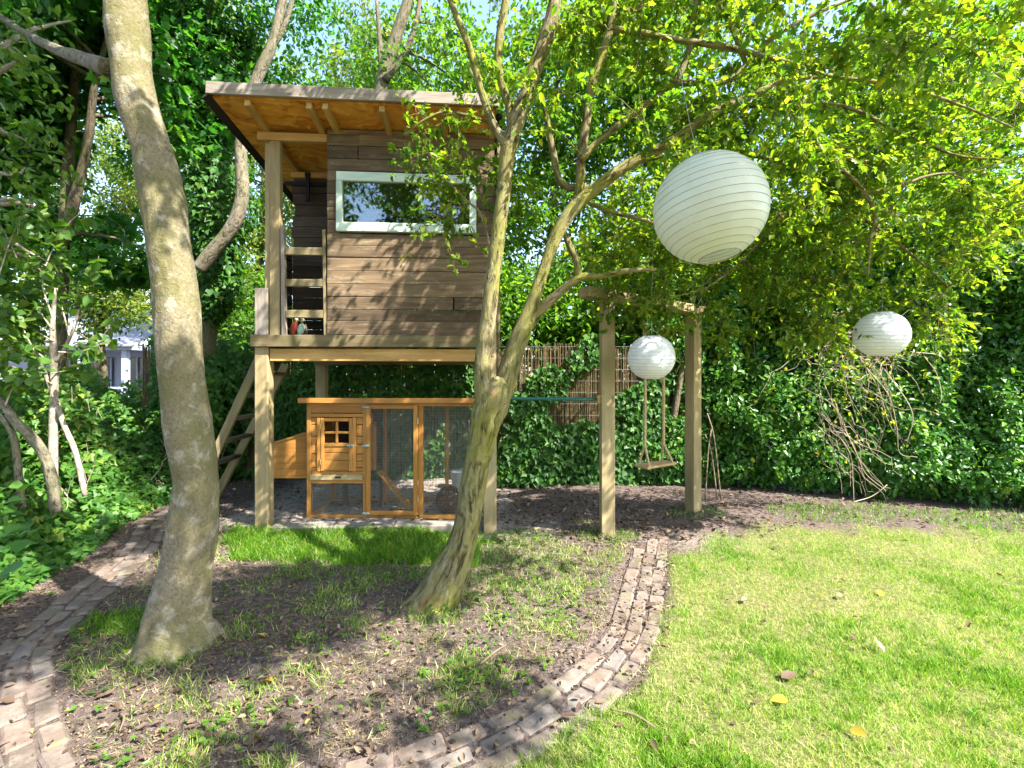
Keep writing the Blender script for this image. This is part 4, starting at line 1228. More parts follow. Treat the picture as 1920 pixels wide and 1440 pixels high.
# secondary shoots grow from the nearest part of the skeleton towards points spread through the crown
HC = np.array(haw.location)
def pyr(px0, px1, py0, py1, d0, d1, n):
    out = []
    for _ in range(n):
        d = random.uniform(d0, d1)
        out.append(pt(random.uniform(px0, px1), random.uniform(py0, py1), d))
    return np.array([tuple(p) for p in out])
targets = np.vstack([
    in_ellipsoids(140, [(1.7, 3.7, 3.6, 2.2, 1.1, 1.2)], .1, .36, .9),
    in_ellipsoids(135, [(.3, 3.2, 5.0, 2.0, 1.4, 1.0)], .1, .56, 1.0, 4),
    in_ellipsoids(190, [(1.0, 1.3, 4.9, 2.0, 1.5, .8)], .1, .56, .95, 9),  # unseen overhead crown, added with gaps to dapple the ground on the left
    in_ellipsoids(120, [(2.0, .5, 4.4, 1.6, 1.0, .7)], .1, .55, .95, 21),  # more unseen crown, added to shade the near left soil
    in_ellipsoids(55, [(1.9, 1.6, 3.9, .7, .6, .5)], .1, .4, 1.2, 5),  # unseen leaf cluster, added to shade the largest lantern
    in_ellipsoids(40, [(2.2, 5.3, 3.0, 1.2, .6, .7)], .1),
    in_ellipsoids(115, [(3.1, 3.9, 3.15, 1.5, .9, 1.0)], .1),
    in_ellipsoids(75, [(2.7, 4.2, 2.85, 1.9, .7, .75)], .1),
    np.array([tuple(pt(random.uniform(1280, 1800), random.uniform(500, 640), random.uniform(3.9, 4.7))) for _ in range(46)]),
    np.array([tuple(pt(random.uniform(1110, 1340), random.uniform(520, 625), random.uniform(4.0, 4.4))) for _ in range(16)]),
    in_ellipsoids(30, [(1.2, 4.2, 2.6, 1.0, .4, .36)], .1),
    in_ellipsoids(4, [(-.40, 3.5, 3.65, .5, .3, .5)], .1),
    in_ellipsoids(26, [(2.1, 2.3, 3.25, .9, .35, .5)], .1),
    np.array([tuple(pt(a, b, d)) for a, b, d in ((760, 270, 3.5), (770, 300, 3.5), (800, 340, 3.45), (830, 330, 3.4), (790, 250, 3.5), (860, 300, 3.4), (780, 430, 3.5), (840, 445, 3.4), (870, 390, 3.4), (780, 210, 3.5), (860, 240, 3.45), (880, 330, 3.4), (815, 290, 3.45))]),
]) - HC
nodes = np.vstack([s[:, :3] for s in HSK]); nrad = np.concatenate([s[:, 3] for s in HSK])
keep = nodes[:, 2] > 1.6
nodes, nrad = nodes[keep], nrad[keep]
d0 = np.array([np.min(((nodes - t) ** 2).sum(1)) for t in targets])
SEC, SECR = [], []
MS = 9
tt = np.linspace(0, 1, MS)[:, None]
for t in targets[np.argsort(d0)]:
    dd = np.sqrt(((nodes - t) ** 2).sum(1)) + .25 * np.maximum(0, nodes[:, 2] - t[2])
    i = int(np.argmin(dd))
    if dd[i] < .06 or dd[i] > 2.6: continue
    a = nodes[i]; L = np.linalg.norm(t - a)
    c = (a + t) / 2 + np.array([random.uniform(-.18, .18), random.uniform(-.18, .18), random.uniform(-.05, .22)]) * L
    P = (1 - tt) ** 2 * a + 2 * tt * (1 - tt) * c + tt ** 2 * t
    P[1:-1] += RNG.normal(0, .018 * L ** .5, (MS - 2, 3))
    r0 = min(nrad[i] * .7, .004 + .0055 * L)
    SEC.append(P); SECR.append(np.linspace(r0, .0022, MS))
    nodes = np.vstack([nodes, P[2:]]); nrad = np.concatenate([nrad, SECR[-1][2:]])
SEC = np.array(SEC); SECR = np.array(SECR)
tag(put('twigs', many_tubes('twigs', SEC, SECR, 5), M['bark_hawthorn'], haw), kind='stuff')
# fine shoots and the leaves on them
NT3 = 8200
k = RNG.integers(0, len(SEC), NT3); s = RNG.integers(3, MS, NT3)
st = SEC[k, s]; dirp = unit(SEC[k, s] - SEC[k, s - 1])
dirs = unit(dirp * .6 + rand_dir(NT3) * .9 + np.array([0, 0, -.12]))
Ls = RNG.uniform(.12, .36, NT3)
M3 = 6
t3 = np.linspace(0, 1, M3)[None, :, None]
TW = st[:, None] + dirs[:, None] * Ls[:, None, None] * t3 + np.array([0, 0, -.10]) * (t3 ** 2) * Ls[:, None, None] + np.cumsum(RNG.normal(0, .008, (NT3, M3, 3)), 1)
TW[:, 0] = st
tag(put('shoots', many_tubes('shoots', TW, np.linspace(.0024, .0009, M3)[None].repeat(NT3, 0), 3), M['twig'], haw), kind='stuff')
def on_twigs(T_, n):
    k = RNG.integers(0, len(T_), n); u = RNG.uniform(.12, 1, n) * (T_.shape[1] - 1)
    i = np.minimum(u.astype(int), T_.shape[1] - 2); f = (u - i)[:, None]
    return T_[k, i] * (1 - f) + T_[k, i + 1] * f, unit(T_[k, i + 1] - T_[k, i]), k
NL = 92000
p, dr_, kk = on_twigs(TW, NL)
_w = p + HC
_k = ~((_w[:, 0] < -.22) & (_w[:, 1] > 2.9) & (_w[:, 2] < 4.2)) | (RNG.uniform(0, 1, NL) < .6)
p, dr_, kk = p[_k], dr_[_k], kk[_k]; NL = len(p)
ax = dr_ * .5 + rand_dir(NL) * .8 + np.array([0, 0, -.25])
nr = np.array([0, 0, .9]) + rand_dir(NL) * .7
tc_ = RNG.uniform(0, 1, NT3)
p = p + rand_dir(NL) * RNG.uniform(0, .02, NL)[:, None]
sz_, tn_ = RNG.uniform(.030, .074, NL), np.clip(.35 * tc_[kk] + .65 * RNG.uniform(0, 1, NL), 0, 1)
NA = 42000
leaves('crown', p[:NA], ax[:NA], nr[:NA], sz_[:NA], tn_[:NA], LOBED, M['hawthorn'], haw, 'stuff')
leaves('crown', p[NA:], ax[NA:], nr[NA:], sz_[NA:] * .95, tn_[NA:], OVAL, M['hawthorn'], haw, 'stuff')
# the large leaves that hang closest to the lens, each of its own
for i_ in range(130):
    q_ = pt(random.uniform(1330, 1900), random.uniform(-40, 210) * random.random() ** .5 + random.random() * 40, random.uniform(2.0, 2.7)) if i_ > 26 else pt(random.uniform(1240, 1480), random.uniform(225, 300), random.uniform(2.3, 2.6))
    n_ = 1
    o = leaves('leaf', np.zeros((1, 3)), rand_dir(1) * .8 + np.array([[0, 0, -.5]]), np.array([[0, -.3, .8]]) + rand_dir(1) * .6, np.array([random.uniform(.045, .07)]), np.array([random.random() * .8]), LOBED, M['hawthorn'], haw)
    o.location = q_ - haw.location
# a few red haws
for px_, py_, d in ((1251, 277, 2.7), (1467, 407, 3.0), (1623, 303, 2.9)):
    put('berry', tube_mesh('berry', [(0, 0, -.007, .002), (0, 0, -.004, .006), (0, 0, .003, .006), (0, 0, .007, .002)], .002, 10), M['red'], haw, loc=pt(px_, py_, d) - haw.location)

# ------------------------------------------------------------------ background trees
def tree(name, label, cat, base, stems, ells, n, per, rad, size, tmpl, mat, bark, hole=.25, group=None, shell=.25, droop=.3, limbs=14, seed=0.0):
    root = empty(name, base)
    tag(root, label, cat, group)
    b = np.array(root.location)
    sk = []
    for s_ in stems:
        P = [(x - b[0], y - b[1], z - b[2], r_) for x, y, z, r_ in s_]
        put('trunk', tube_mesh('trunk', P, .10, 16, lump=.012, ridge=.004, seed=base[0] + seed), M[bark], root)
        sk.append(catmull(np.array(P), .2)[:, :3])
    sk = np.vstack(sk)
    c = in_ellipsoids(n, ells, shell, hole, .6, seed + base[0]) - b
    if limbs:
        lc = c[RNG.choice(len(c), limbs, replace=False)]
        up = sk[sk[:, 2] > .35 * sk[:, 2].max()]
        Cs = []
        for t in lc:
            a = up[np.argmin(((up - t) ** 2).sum(1) + .5 * np.maximum(0, up[:, 2] - t[2]))]
            w = np.linspace(0, 1, 8)[:, None]
            Cs.append(a + (t - a) * w + np.array([0, 0, .12]) * np.sin(w * math.pi) * np.linalg.norm(t - a) + np.cumsum(RNG.normal(0, .03, (8, 3)), 0) * w)
        tag(put('branches', many_tubes('branches', np.array(Cs), np.linspace(.028, .006, 8)[None].repeat(limbs, 0), 6), M[bark], root), kind='stuff')
    clump_leaves('crown', c, per, rad, size, tmpl, M[mat], root, droop=droop, kind='stuff')
    return root

# bent tree with a pale limb behind the playhouse, its lower trunk wrapped in ivy
bent = empty('ivy_clad_tree', (-3.95, 6.2, .3))
tag(bent, 'tree behind the playhouse with a dark ivy wrapped trunk and one bent bare limb', 'tree')
def brow(rows, d): return loc_rows(trunk_rows(rows, d), bent)
put('trunk', tube_mesh('trunk', brow([(378, 905, 46), (382, 800, 44), (385, 680, 42), (392, 560, 40), (398, 440, 38), (400, 300, 36), (402, 150, 32), (398, 0, 28), (395, -150, 20)], 6.2), .06, 16, lump=.02, seed=2), M['bark_dark'], bent)
put('limb', tube_mesh('limb', brow([(372, 505, 30), (398, 472, 30), (425, 440, 28), (445, 405, 27), (455, 360, 26), (452, 310, 25), (452, 262, 24), (462, 205, 23), (485, 140, 22), (508, 90, 20), (522, 40, 19), (530, -20, 18), (520, -140, 12)], 5.7), .04, 18, lump=.008, ridge=.002, seed=9), M['bark_limb'], bent)
put('limb', tube_mesh('limb', brow([(508, 92, 12), (530, 55, 10), (545, 10, 9), (560, -60, 6)], 5.7), .04, 10, lump=.004, seed=12), M['bark_limb'], bent)
NI = 12000
zz_ = RNG.uniform(.5, 6.6, NI)
tx = np.interp(zz_, [0, 2, 4, 6.5], [-4.02, -3.93, -3.83, -3.85]); an_ = RNG.uniform(0, 2 * np.pi, NI)
rr_ = (.26 + .14 * np.sin(zz_ * 2.3) + .10 * np.sin(zz_ * 5.1 + 1) + .12 * sstep(3, 6, zz_)) * RNG.uniform(.5, 1.15, NI)
pos = np.stack([tx + rr_ * np.cos(an_), 6.2 + rr_ * np.sin(an_), zz_], -1) - np.array(bent.location)
out_ = np.stack([np.cos(an_), np.sin(an_), np.zeros(NI)], -1)
leaves('ivy', pos, out_ * .4 + rand_dir(NI) * .6 + np.array([0, 0, -.7]), out_ + np.array([0, 0, .4]) + rand_dir(NI) * .5, RNG.uniform(.05, .095, NI), np.clip(RNG.beta(1.6, 2.6, NI), 0, 1), IVY, M['ivy'], bent, 'stuff')
clump_leaves('crown', in_ellipsoids(230, [(-3.5, 6.6, 6.2, 1.3, 1.2, 1.3), (-4.4, 6.2, 5.0, .9, .8, 1.2)], .2, .3) - np.array(bent.location), 24, .26, (.06, .10), OVAL, M['maple'], bent, kind='stuff')

tree('sycamore_tree', 'dark leaved tree at the far left whose branches show the sky between them', 'tree', (-6.3, 6.6, .3),
     [[(-6.3, 6.6, .1, .09), (-6.2, 6.6, 2.5, .075), (-6.0, 6.5, 4.5, .06), (-5.6, 6.3, 7, .05)], [(-6.1, 6.5, 3.2, .07), (-5.5, 6.2, 4.4, .05), (-5.2, 6.0, 5.2, .035), (-4.7, 5.8, 6.2, .02)]],
     [(-5.3, 6.2, 5.3, 1.9, 1.3, 1.7), (-6.4, 6.4, 4.1, 1.3, 1.0, 1.1), (-4.6, 5.9, 4.2, .9, .8, 1.0), (-5.0, 6.4, 3.3, .9, .7, .6)], 600, 38, .30, (.075, .125), MAPLE, 'maple', 'bark_dark', .30, seed=2, limbs=26)
tree('leafy_shrub', 'light green shrub hanging in front of the sky at the left edge', 'shrub', (-5.0, 4.4, .35),
     [[(-5.0, 4.4, .1, .05), (-4.9, 4.3, 1.6, .04), (-4.6, 4.2, 3.0, .025), (-4.3, 4.0, 4.2, .012)]],
     [(-4.5, 4.2, 3.0, .55, .5, 1.1), (-4.3, 4.1, 4.2, .6, .5, .7), (-4.75, 4.3, 2.0, .4, .4, .5)], 95, 22, .2, (.06, .10), OVAL, 'sapling', 'bark_pale', .2, limbs=22, seed=5)
BACK = [
    ('sunlit yellow green tree far behind the left side of the playhouse', (-6.6, 12.0, 0), [(-6.4, 12, 6.5, 2.2, 1.6, 3.4), (-6.4, 11.2, 3.2, 1.6, 1.2, 1.7)], 'far', 460, 44, (.09, .15)),
    ('sunlit tree far behind the middle of the playhouse roof', (-3.6, 13.0, 0), [(-3.8, 13, 8.2, 2.2, 1.8, 3.2), (-3.2, 12.6, 4.0, 1.8, 1.2, 2.0)], 'far', 460, 44, (.09, .15)),
    ('tree with dark forked trunks behind the right end of the playhouse roof', (-2.4, 9.8, 0), [(-1.6, 10, 7.2, 1.7, 1.4, 2.0), (-.6, 10, 4.6, 1.5, 1.1, 2.4)], 'hazel', 420, 42, (.08, .13)),
    ('tall green tree behind the reed fence left of the swing', (.6, 8.8, 0), [(.5, 8.9, 4.3, 1.6, .9, 2.6), (.9, 8.7, 6.6, 1.9, 1.2, 1.6)], 'hazel', 440, 42, (.08, .13)),
    ('broad green tree behind the reed fence right of the swing', (3.3, 8.9, 0), [(3.1, 8.9, 4.2, 1.9, 1.0, 2.7), (3.4, 8.6, 6.6, 2.1, 1.2, 1.6)], 'hazel', 460, 42, (.08, .13)),
    ('green tree rising above the right part of the hedge', (6.4, 8.2, 0), [(6.2, 8.1, 4.2, 2.0, 1.0, 2.7), (6.6, 8.0, 6.4, 2.2, 1.2, 1.5)], 'hazel', 460, 42, (.08, .13)),
    ('dark tree past the right edge of the hedge', (9.4, 7.4, 0), [(9.0, 7.3, 4.0, 1.7, 1.1, 3.2)], 'hazel', 220, 38, (.08, .12)),
    ('distant hazy green tree beyond the pale garden house', (-12.5, 18.0, 0), [(-12.5, 18, 4.4, 2.6, 1.8, 2.6)], 'far', 200, 36, (.14, .2)),
    ('leafy tree partly hiding the pale garden house roof', (-8.2, 9.6, 0), [(-8.1, 9.6, 3.2, 1.2, .6, .8), (-6.9, 9.4, 3.2, .8, .6, 1.0), (-9.3, 9.8, 2.9, .9, .7, 1.2)], 'far', 150, 38, (.08, .13)),
    ('tall bright tree far behind the gap beside the large leaning trunk', (-9.8, 13.5, 0), [(-9.6, 13.5, 7.2, 2.2, 1.5, 2.4), (-12.6, 13.8, 6.8, 1.8, 1.4, 2.4)], 'far', 400, 42, (.09, .15)),
    ('bushy tree between the ladder and the garden house', (-5.3, 9.0, 0), [(-5.2, 9.0, 2.2, 1.0, .7, 1.5), (-4.5, 8.8, 1.5, .9, .7, 1.3)], 'hazel', 280, 40, (.07, .11)),
    ('dense dark shrubs behind the reed fence between the playhouse and the swing', (.6, 7.6, 0), [(.3, 7.7, 1.5, 1.4, .5, 1.5), (1.7, 7.6, 1.9, 1.3, .5, 1.8)], 'hazel', 440, 42, (.08, .13)),
    ('dense shrubs behind the left end of the hedge', (3.4, 7.5, 0), [(3.2, 7.5, 2.0, 1.2, .5, 2.0), (4.8, 7.1, 2.2, 1.2, .5, 2.2)], 'hazel', 380, 38, (.08, .12)),
    ('dense shrubs behind the right end of the hedge', (6.4, 6.6, 0), [(6.4, 6.6, 2.2, 1.3, .5, 2.2), (7.8, 6.2, 2.2, 1.2, .5, 2.2)], 'hazel', 440, 42, (.08, .13)),
    ('dark bush against the fence under the playhouse', (-2.3, 7.9, 0), [(-2.3, 7.9, 1.5, 1.5, .5, 1.5), (-.4, 7.9, 2.6, 1.2, .5, 1.0)], 'hazel', 210, 38, (.07, .11)),
]
for lab, base, ells, mt, n_, per_, sz in BACK:
    zt_ = max(e[2] for e in ells)
    x0, y0 = base[0], base[1]
    lean = random.uniform(-.4, .4)
    st_ = [[(x0, y0, -.1, .14), (x0 + lean * .3, y0, zt_ * .4, .11), (x0 + lean, y0, zt_ * .75, .08), (x0 + lean * 1.2, y0, zt_ * 1.1, .03)]]
    if 'forked' in lab:
        st_ = [[tuple(pt(690, 890, 9)) + (.14,), tuple(pt(688, 600, 9)) + (.13,), tuple(pt(700, 300, 9)) + (.12,), tuple(pt(718, 150, 9)) + (.12,), tuple(pt(740, 75, 9)) + (.11,), tuple(pt(765, 0, 9)) + (.09,), tuple(pt(790, -120, 9)) + (.05,)],
               [tuple(pt(716, 160, 9)) + (.06,), tuple(pt(712, 80, 9)) + (.045,), tuple(pt(706, 0, 9)) + (.03,)],
               [tuple(pt(722, 150, 8.9)) + (.07,), tuple(pt(762, 95, 8.9)) + (.055,), tuple(pt(780, 40, 8.9)) + (.045,), tuple(pt(792, -30, 8.9)) + (.03,)]]
    tree('tree', lab, 'tree', base, st_, ells, n_, per_, .34, sz, DIAMOND if mt == 'far' else OVAL, mt, 'bark_dark', .0 if 'dense' in lab else (.08 if mt == 'hazel' else .18), 'trees behind the garden', seed=x0, limbs=16)

# trees behind the photographer: the window reflects them
for lab, x0, y0 in (('tree standing behind the viewpoint, leftmost of those mirrored in the window', -5.6, -7.0), ('tree standing behind the viewpoint, second from left in the window mirror', -3.2, -8.2),
                    ('tree standing behind the viewpoint, second from right in the window mirror', -1.0, -7.6), ('tree standing behind the viewpoint, rightmost of those mirrored in the window', 1.4, -8.4)):
    tree('tree', lab, 'tree', (x0, y0, 0), [[(x0, y0, -.1, .16), (x0, y0, 3, .13), (x0 + .3, y0, 6, .09), (x0 + .4, y0, 9, .04)]], [(x0, y0, 7.2, 1.9, 1.3, 2.9), (x0 + .2, y0, 3.8, 1.6, 1.1, 1.6)], 330, 34, .42, (.13, .20), DIAMOND, 'hazel', 'bark_limb', .16, 'trees behind the viewpoint', seed=x0)

# ------------------------------------------------------------------ reed fence with ivy
fence = empty('reed_fence', (0, 6.75, 0))
tag(fence, 'brown reed screen fence half covered with ivy behind the swing', 'fence')
xr = np.concatenate([np.arange(-5.2, 3.1, .0115), np.arange(-5.2, 3.1, .0118)])
n_ = len(xr)
hgt = 1.86 + .06 * np.sin(xr * 2.1) + RNG.uniform(-.06, .05, n_)
j0 = RNG.uniform(-.012, .012, n_) + np.where(np.arange(n_) < n_ // 2, 0, .022)
Cc = np.stack([np.stack([xr, j0, np.full(n_, -.05)], -1), np.stack([xr + RNG.normal(0, .008, n_), j0, hgt * .5], -1), np.stack([xr + RNG.normal(0, .016, n_), j0 + RNG.normal(0, .01, n_), hgt], -1)], 1)
tag(put('reeds', many_tubes('reeds', Cc, RNG.uniform(.0035, .006, n_)[:, None].repeat(3, 1), 5), M['reed'], fence), kind='stuff')
Cw = [np.array([(x, -.03, 0), (x, -.03, 1.0), (x, -.03, 1.95)]) for x in np.arange(-.2, 2.9, .16)] + [np.array([(-.2, -.03, z), (1.3, -.03, z), (2.9, -.03, z)]) for z in np.arange(.15, 2.0, .16)]
tag(put('wire_grid', many_tubes('wire_grid', np.array(Cw), np.full((len(Cw), 3), .0018), 4), M['galv'], fence), kind='stuff')
for x in (-4.6, -2.9, -1.2, .5, 2.2):
    board('fence_post', fence, (x, .06, -.1), (x, .06, 1.9), .07, .07, M['plank_dark'], up=(0, 1, 0))
NI = 21000
x_ = RNG.uniform(-5.0, 3.0, NI); z_ = RNG.beta(1.2, 1.5, NI) * 2.15
cov = np.array([noise.noise(Vector((a * 1.3, b * 1.5, 3.0))) + .35 * noise.noise(Vector((a * 4, b * 4, 8.0))) for a, b in zip(x_, z_)])
k_ = (cov > -.12 + (.42 + .12 * (x_ > -.1)) * sstep(1.1, 1.75, z_)) | ((z_ < .85) & (cov > -.35))
k_ = k_ | ((x_ < -.25) & (cov > -.45))
x_, z_ = x_[k_], z_[k_]
n_ = len(x_)
pos = np.stack([x_, -.05 - RNG.uniform(0, .13, n_) * (1.2 - .4 * z_), z_], -1)
leaves('ivy', pos, rand_dir(n_) * .6 + np.array([0, -.2, -.7]), np.array([0, -1.0, .5]) + rand_dir(n_) * .5, RNG.uniform(.05, .10, n_), RNG.beta(1.5, 2.2, n_), IVY, M['ivy'], fence, 'stuff')

# ------------------------------------------------------------------ hedge on the right
hedge = empty('hedge', (4.2, 5.9, 0))
tag(hedge, 'tall dark glossy evergreen hedge along the right side of the lawn', 'hedge')
NH = 105000
t_ = RNG.uniform(-.12, 1.25, NH); z_ = RNG.uniform(0, 1, NH) ** .9 * 3.7
bx = 2.25 + (5.75 - 2.25) * t_; by = 6.55 + (5.30 - 6.55) * t_
nx_, ny_ = -.336, -.942
blg = np.array([.26 * noise.noise(Vector((a * 1.3, b * 1.3, 1.0))) + .14 * noise.noise(Vector((a * 3.5, b * 3.5, 2.0))) for a, b in zip(t_ * 3.8, z_)])
dep = RNG.uniform(0, 1, NH) ** 1.4 * .75
o_ = blg - dep + .22 * sstep(.0, .35, z_) * sstep(1.2, .4, z_) - .10
pos = np.stack([bx + nx_ * o_, by + ny_ * o_, z_ + .03], -1) - np.array(hedge.location)
ct = np.array([.5 + .8 * noise.noise(Vector((a * 6, b * 6, 7.0))) for a, b in zip(t_ * 3.8, z_)])
leaves('foliage', pos, rand_dir(NH) * .7 + np.array([nx_ * .3, ny_ * .3, -.35]), np.array([nx_ * .75, ny_ * .75, .75]) + rand_dir(NH) * .55, (.03 + .06 * RNG.uniform(0, 1, NH) ** 1.3) * (1 + .25 * ct), np.clip(.35 * ct + .6 * RNG.uniform(0, 1, NH), 0, 1), OVAL, M['hedge'], hedge, 'stuff')
Cs = []
for _ in range(40):
    t0 = random.uniform(-.1, 1.2); x = 2.25 + 3.5 * t0; y = 7.0 - 1.25 * t0
    P = np.cumsum(np.vstack([[(x, y, 0)], RNG.normal(0, .09, (7, 3)) + np.array([0, 0, .42])]), 0)
    Cs.append(P - np.array(hedge.location))
tag(put('stems', many_tubes('stems', np.array(Cs), np.linspace(.014, .005, 8)[None].repeat(40, 0), 6), M['bark_dark'], hedge), kind='stuff')
for x, z_t in ((2.1, 2.6), (2.75, 2.9)):
    put('trunk', tube_mesh('trunk', [(x - 4.2, .75, 0, .05), (x - 4.05, .72, z_t * .4, .045), (x - 3.8, .7, z_t, .03)], .08, 10, lump=.008), M['bark_dark'], hedge)

# tangle of dead vines in front of the hedge
vine = empty('dead_vine_tangle', pt(1600, 940, 5.35))
tag(vine, 'tangle of dry leafless vine stems hanging in front of the hedge below the lantern', 'dead vine')
Cs = []
for i in range(90):
    a = pt(random.gauss(1600, 55), random.uniform(600, 700), random.uniform(5.2, 5.6)); b = pt(random.gauss(1605, 60), random.uniform(700, 850), random.uniform(5.1, 5.5))
    if i < 40: a = pt(random.uniform(1520, 1690), random.uniform(580, 680), 5.35); b = pt(random.uniform(1490, 1710), random.uniform(590, 720), 5.3)
    if 40 <= i < 58: a = pt(random.uniform(1520, 1590), random.uniform(740, 820), 5.3); b = pt(random.gauss(1625, 30), random.uniform(850, 940), 5.2)
    w = np.linspace(0, 1, 10)[:, None]
    P = np.array(a) * (1 - w) + np.array(b) * w + np.cumsum(RNG.normal(0, .034, (10, 3)), 0) + np.array([0, 0, .12 * random.uniform(-1, 1)]) * np.sin(w * math.pi)
    Cs.append(P - np.array(vine.location))
tag(put('thin_stems', many_tubes('thin_stems', np.array(Cs), np.linspace(.0036, .0016, 10)[None].repeat(len(Cs), 0), 4), M['vine'], vine), kind='stuff')
NV = 420
pv = np.array([tuple(pt(random.gauss(1590, 85), random.gauss(700, 80), random.uniform(5.0, 5.4))) for _ in range(NV)]) - np.array(vine.location)
leaves('vine_leaves', pv, rand_dir(NV) + np.array([0, 0, -.5]), np.array([0, -.6, .7]) + rand_dir(NV) * .6, RNG.uniform(.03, .065, NV), RNG.uniform(.2, 1, NV), OVAL, M['hawthorn'], vine, 'stuff')
for rows in ([(1545, 720), (1570, 780), (1600, 850), (1632, 890), (1660, 920)], [(1625, 690), (1660, 740), (1675, 800), (1690, 850), (1712, 856)], [(1555, 800), (1595, 850), (1605, 900), (1604, 943)], [(1735, 668), (1758, 700), (1768, 740), (1766, 758)],
             [(1604, 943), (1640, 932), (1665, 910)], [(1500, 725), (1560, 760), (1575, 810), (1590, 818)], [(1655, 690), (1700, 770), (1698, 830)], [(1700, 660), (1750, 665), (1780, 675)]):
    P = [(*(pt(a, b, 5.1) - vine.location), .0050) for a, b in rows]
    P = [(x + random.uniform(-.02, .02), y + random.uniform(-.05, .05), z, r_ * (1 - .12 * i)) for i, (x, y, z, r_) in enumerate(P)]
    put('stem', tube_mesh('stem', P, .03, 7, lump=.003), M['vine'], vine)
for i, (x0, y0, x1, y1) in enumerate(((1326, 775, 1352, 868), (1322, 815, 1345, 878), (1335, 800, 1322, 880))):
    a, b = pt(x0, y0, 6.0), pt(x1, y1, 5.8)
    tag(put('stick', tube_mesh('stick', [(*a, .009), (*((a + b) / 2), .009), (b.x, b.y, gz(b.x, b.y) + .0, .008)], .1, 7, lump=.002), M['stick']), 'thin dry stick leaning against the hedge beside the rear swing post, ' + ('longest of three', 'shortest of three', 'middle length of three')[i], 'stick', 'sticks leaning by the swing post')
# ------------------------------------------------------------------ ivy bank, saplings and the pale garden house on the left
bank = empty('ivy_bank', (-4.0, 4.4, .2))
tag(bank, 'bank of dense green ivy and shrubs beside the left brick path', 'ivy')
NI = 46000
y_ = RNG.uniform(2.1, 8.0, NI)
edge = np.interp(y_, [1.8, 2.4, 3.0, 3.6, 4.5, 5.6, 8.0], [-2.33, -2.87, -3.22, -3.42, -3.66, -3.80, -3.9])
u_ = RNG.uniform(0, 1, NI) ** 1.15
x_ = edge - .03 - u_ * np.interp(y_, [2, 8], [1.6, 5.0])
hmax = sstep(0.0, 1.0, edge - x_) * np.interp(y_, [2, 3, 4.5, 8], [.30, .55, .85, 1.0])
bl = np.array([noise.noise(Vector((a * 1.7, b * 1.7, 5.0))) + .4 * noise.noise(Vector((a * 4, b * 4, 6.0))) for a, b in zip(x_, y_)])
top = ground_z(x_, y_) + .05 + hmax * (.85 + .75 * bl)
z_ = top - RNG.uniform(0, 1, NI) ** 1.5 * (.18 + .35 * hmax)
z_ = np.maximum(z_, ground_z(x_, y_) + .02)
pos = np.stack([x_, y_, z_], -1) - np.array(bank.location)
tn = np.clip(.7 * RNG.uniform(0, 1, NI) + .4 * (.5 + bl), 0, 1)
leaves('ivy', pos, rand_dir(NI) * .7 + np.array([.15, -.3, -.25]), np.array([.25, -.45, .9]) + rand_dir(NI) * .55, RNG.uniform(.045, .10, NI), tn, IVY, M['ivy'], bank, 'stuff')
Cs = []
for _ in range(130):
    x, y = random.uniform(-6, -3.9), random.uniform(2.8, 6.5)
    a = np.array([x, y, gz(x, y) + .15]); d = unit(np.array([random.uniform(-1, 1), random.uniform(-1, .3), random.uniform(.2, 1.5)]))
    w = np.linspace(0, 1, 8)[:, None]
    Cs.append(a + d * w * random.uniform(.3, 1.0) + np.cumsum(RNG.normal(0, .02, (8, 3)), 0) - np.array(bank.location))
tag(put('stems', many_tubes('stems', np.array(Cs), np.linspace(.006, .002, 8)[None].repeat(len(Cs), 0), 4), M['vine'], bank), kind='stuff')
# large individual leaves along the near edge of the bank
for i_ in range(34):
    d = random.uniform(2.2, 3.2); p = pt(random.uniform(-60, 60), random.uniform(880, 1080), d)
    if p.z < gz(p.x, p.y) + .03: p.z = gz(p.x, p.y) + random.uniform(.05, .25)
    o = leaves('leaf', np.zeros((1, 3)), rand_dir(1) * .8 + np.array([[.3, -.4, -.2]]), np.array([[.1, -.4, .9]]) + rand_dir(1) * .3, np.array([random.uniform(.05, .085)]), np.array([random.uniform(.3, .95)]), ROUND if i_ % 3 else IVY, M['ivy'], bank)
    o.location = p - bank.location

def sap(name, label, base_px, stems, twigs, nleaf, size, d, mat='bark_pale'):
    b = pt(*base_px, d)
    root = empty(name, (b.x, d, gz(b.x, d)))
    tag(root, label, 'young tree')
    for st in stems:
        put('trunk', tube_mesh('trunk', [(*(pt(r_[0], r_[1], r_[3] if len(r_) > 3 else d) - root.location), r_[2] * d / F / 2) for r_ in st], .04, 12, lump=.004, seed=st[0][0]), M[mat], root)
    T_ = []
    for tw in twigs:
        P = catmull(np.array([tuple(pt(x, y, d + random.uniform(-.25, .2)) - root.location) for x, y in tw]), .01)
        k = np.linspace(0, len(P) - 1, 12).astype(int)
        T_.append(P[k])
    T_ = np.array(T_)
    tag(put('twigs', many_tubes('twigs', T_, np.linspace(.007, .003, 12)[None].repeat(len(T_), 0), 5), M['vine'], root), kind='stuff')
    n = nleaf
    k = RNG.integers(0, len(T_), n); i = RNG.integers(3, 12, n)
    p = T_[k, i] + rand_dir(n) * RNG.uniform(.01, .10, n)[:, None]
    leaves('crown', p, rand_dir(n) * .8 + np.array([0, 0, -.5]), np.array([.2, -.3, .8]) + rand_dir(n) * .6, RNG.uniform(*size, n), RNG.uniform(0, 1, n), ROUND, M['sapling'], root, 'stuff')
    return root
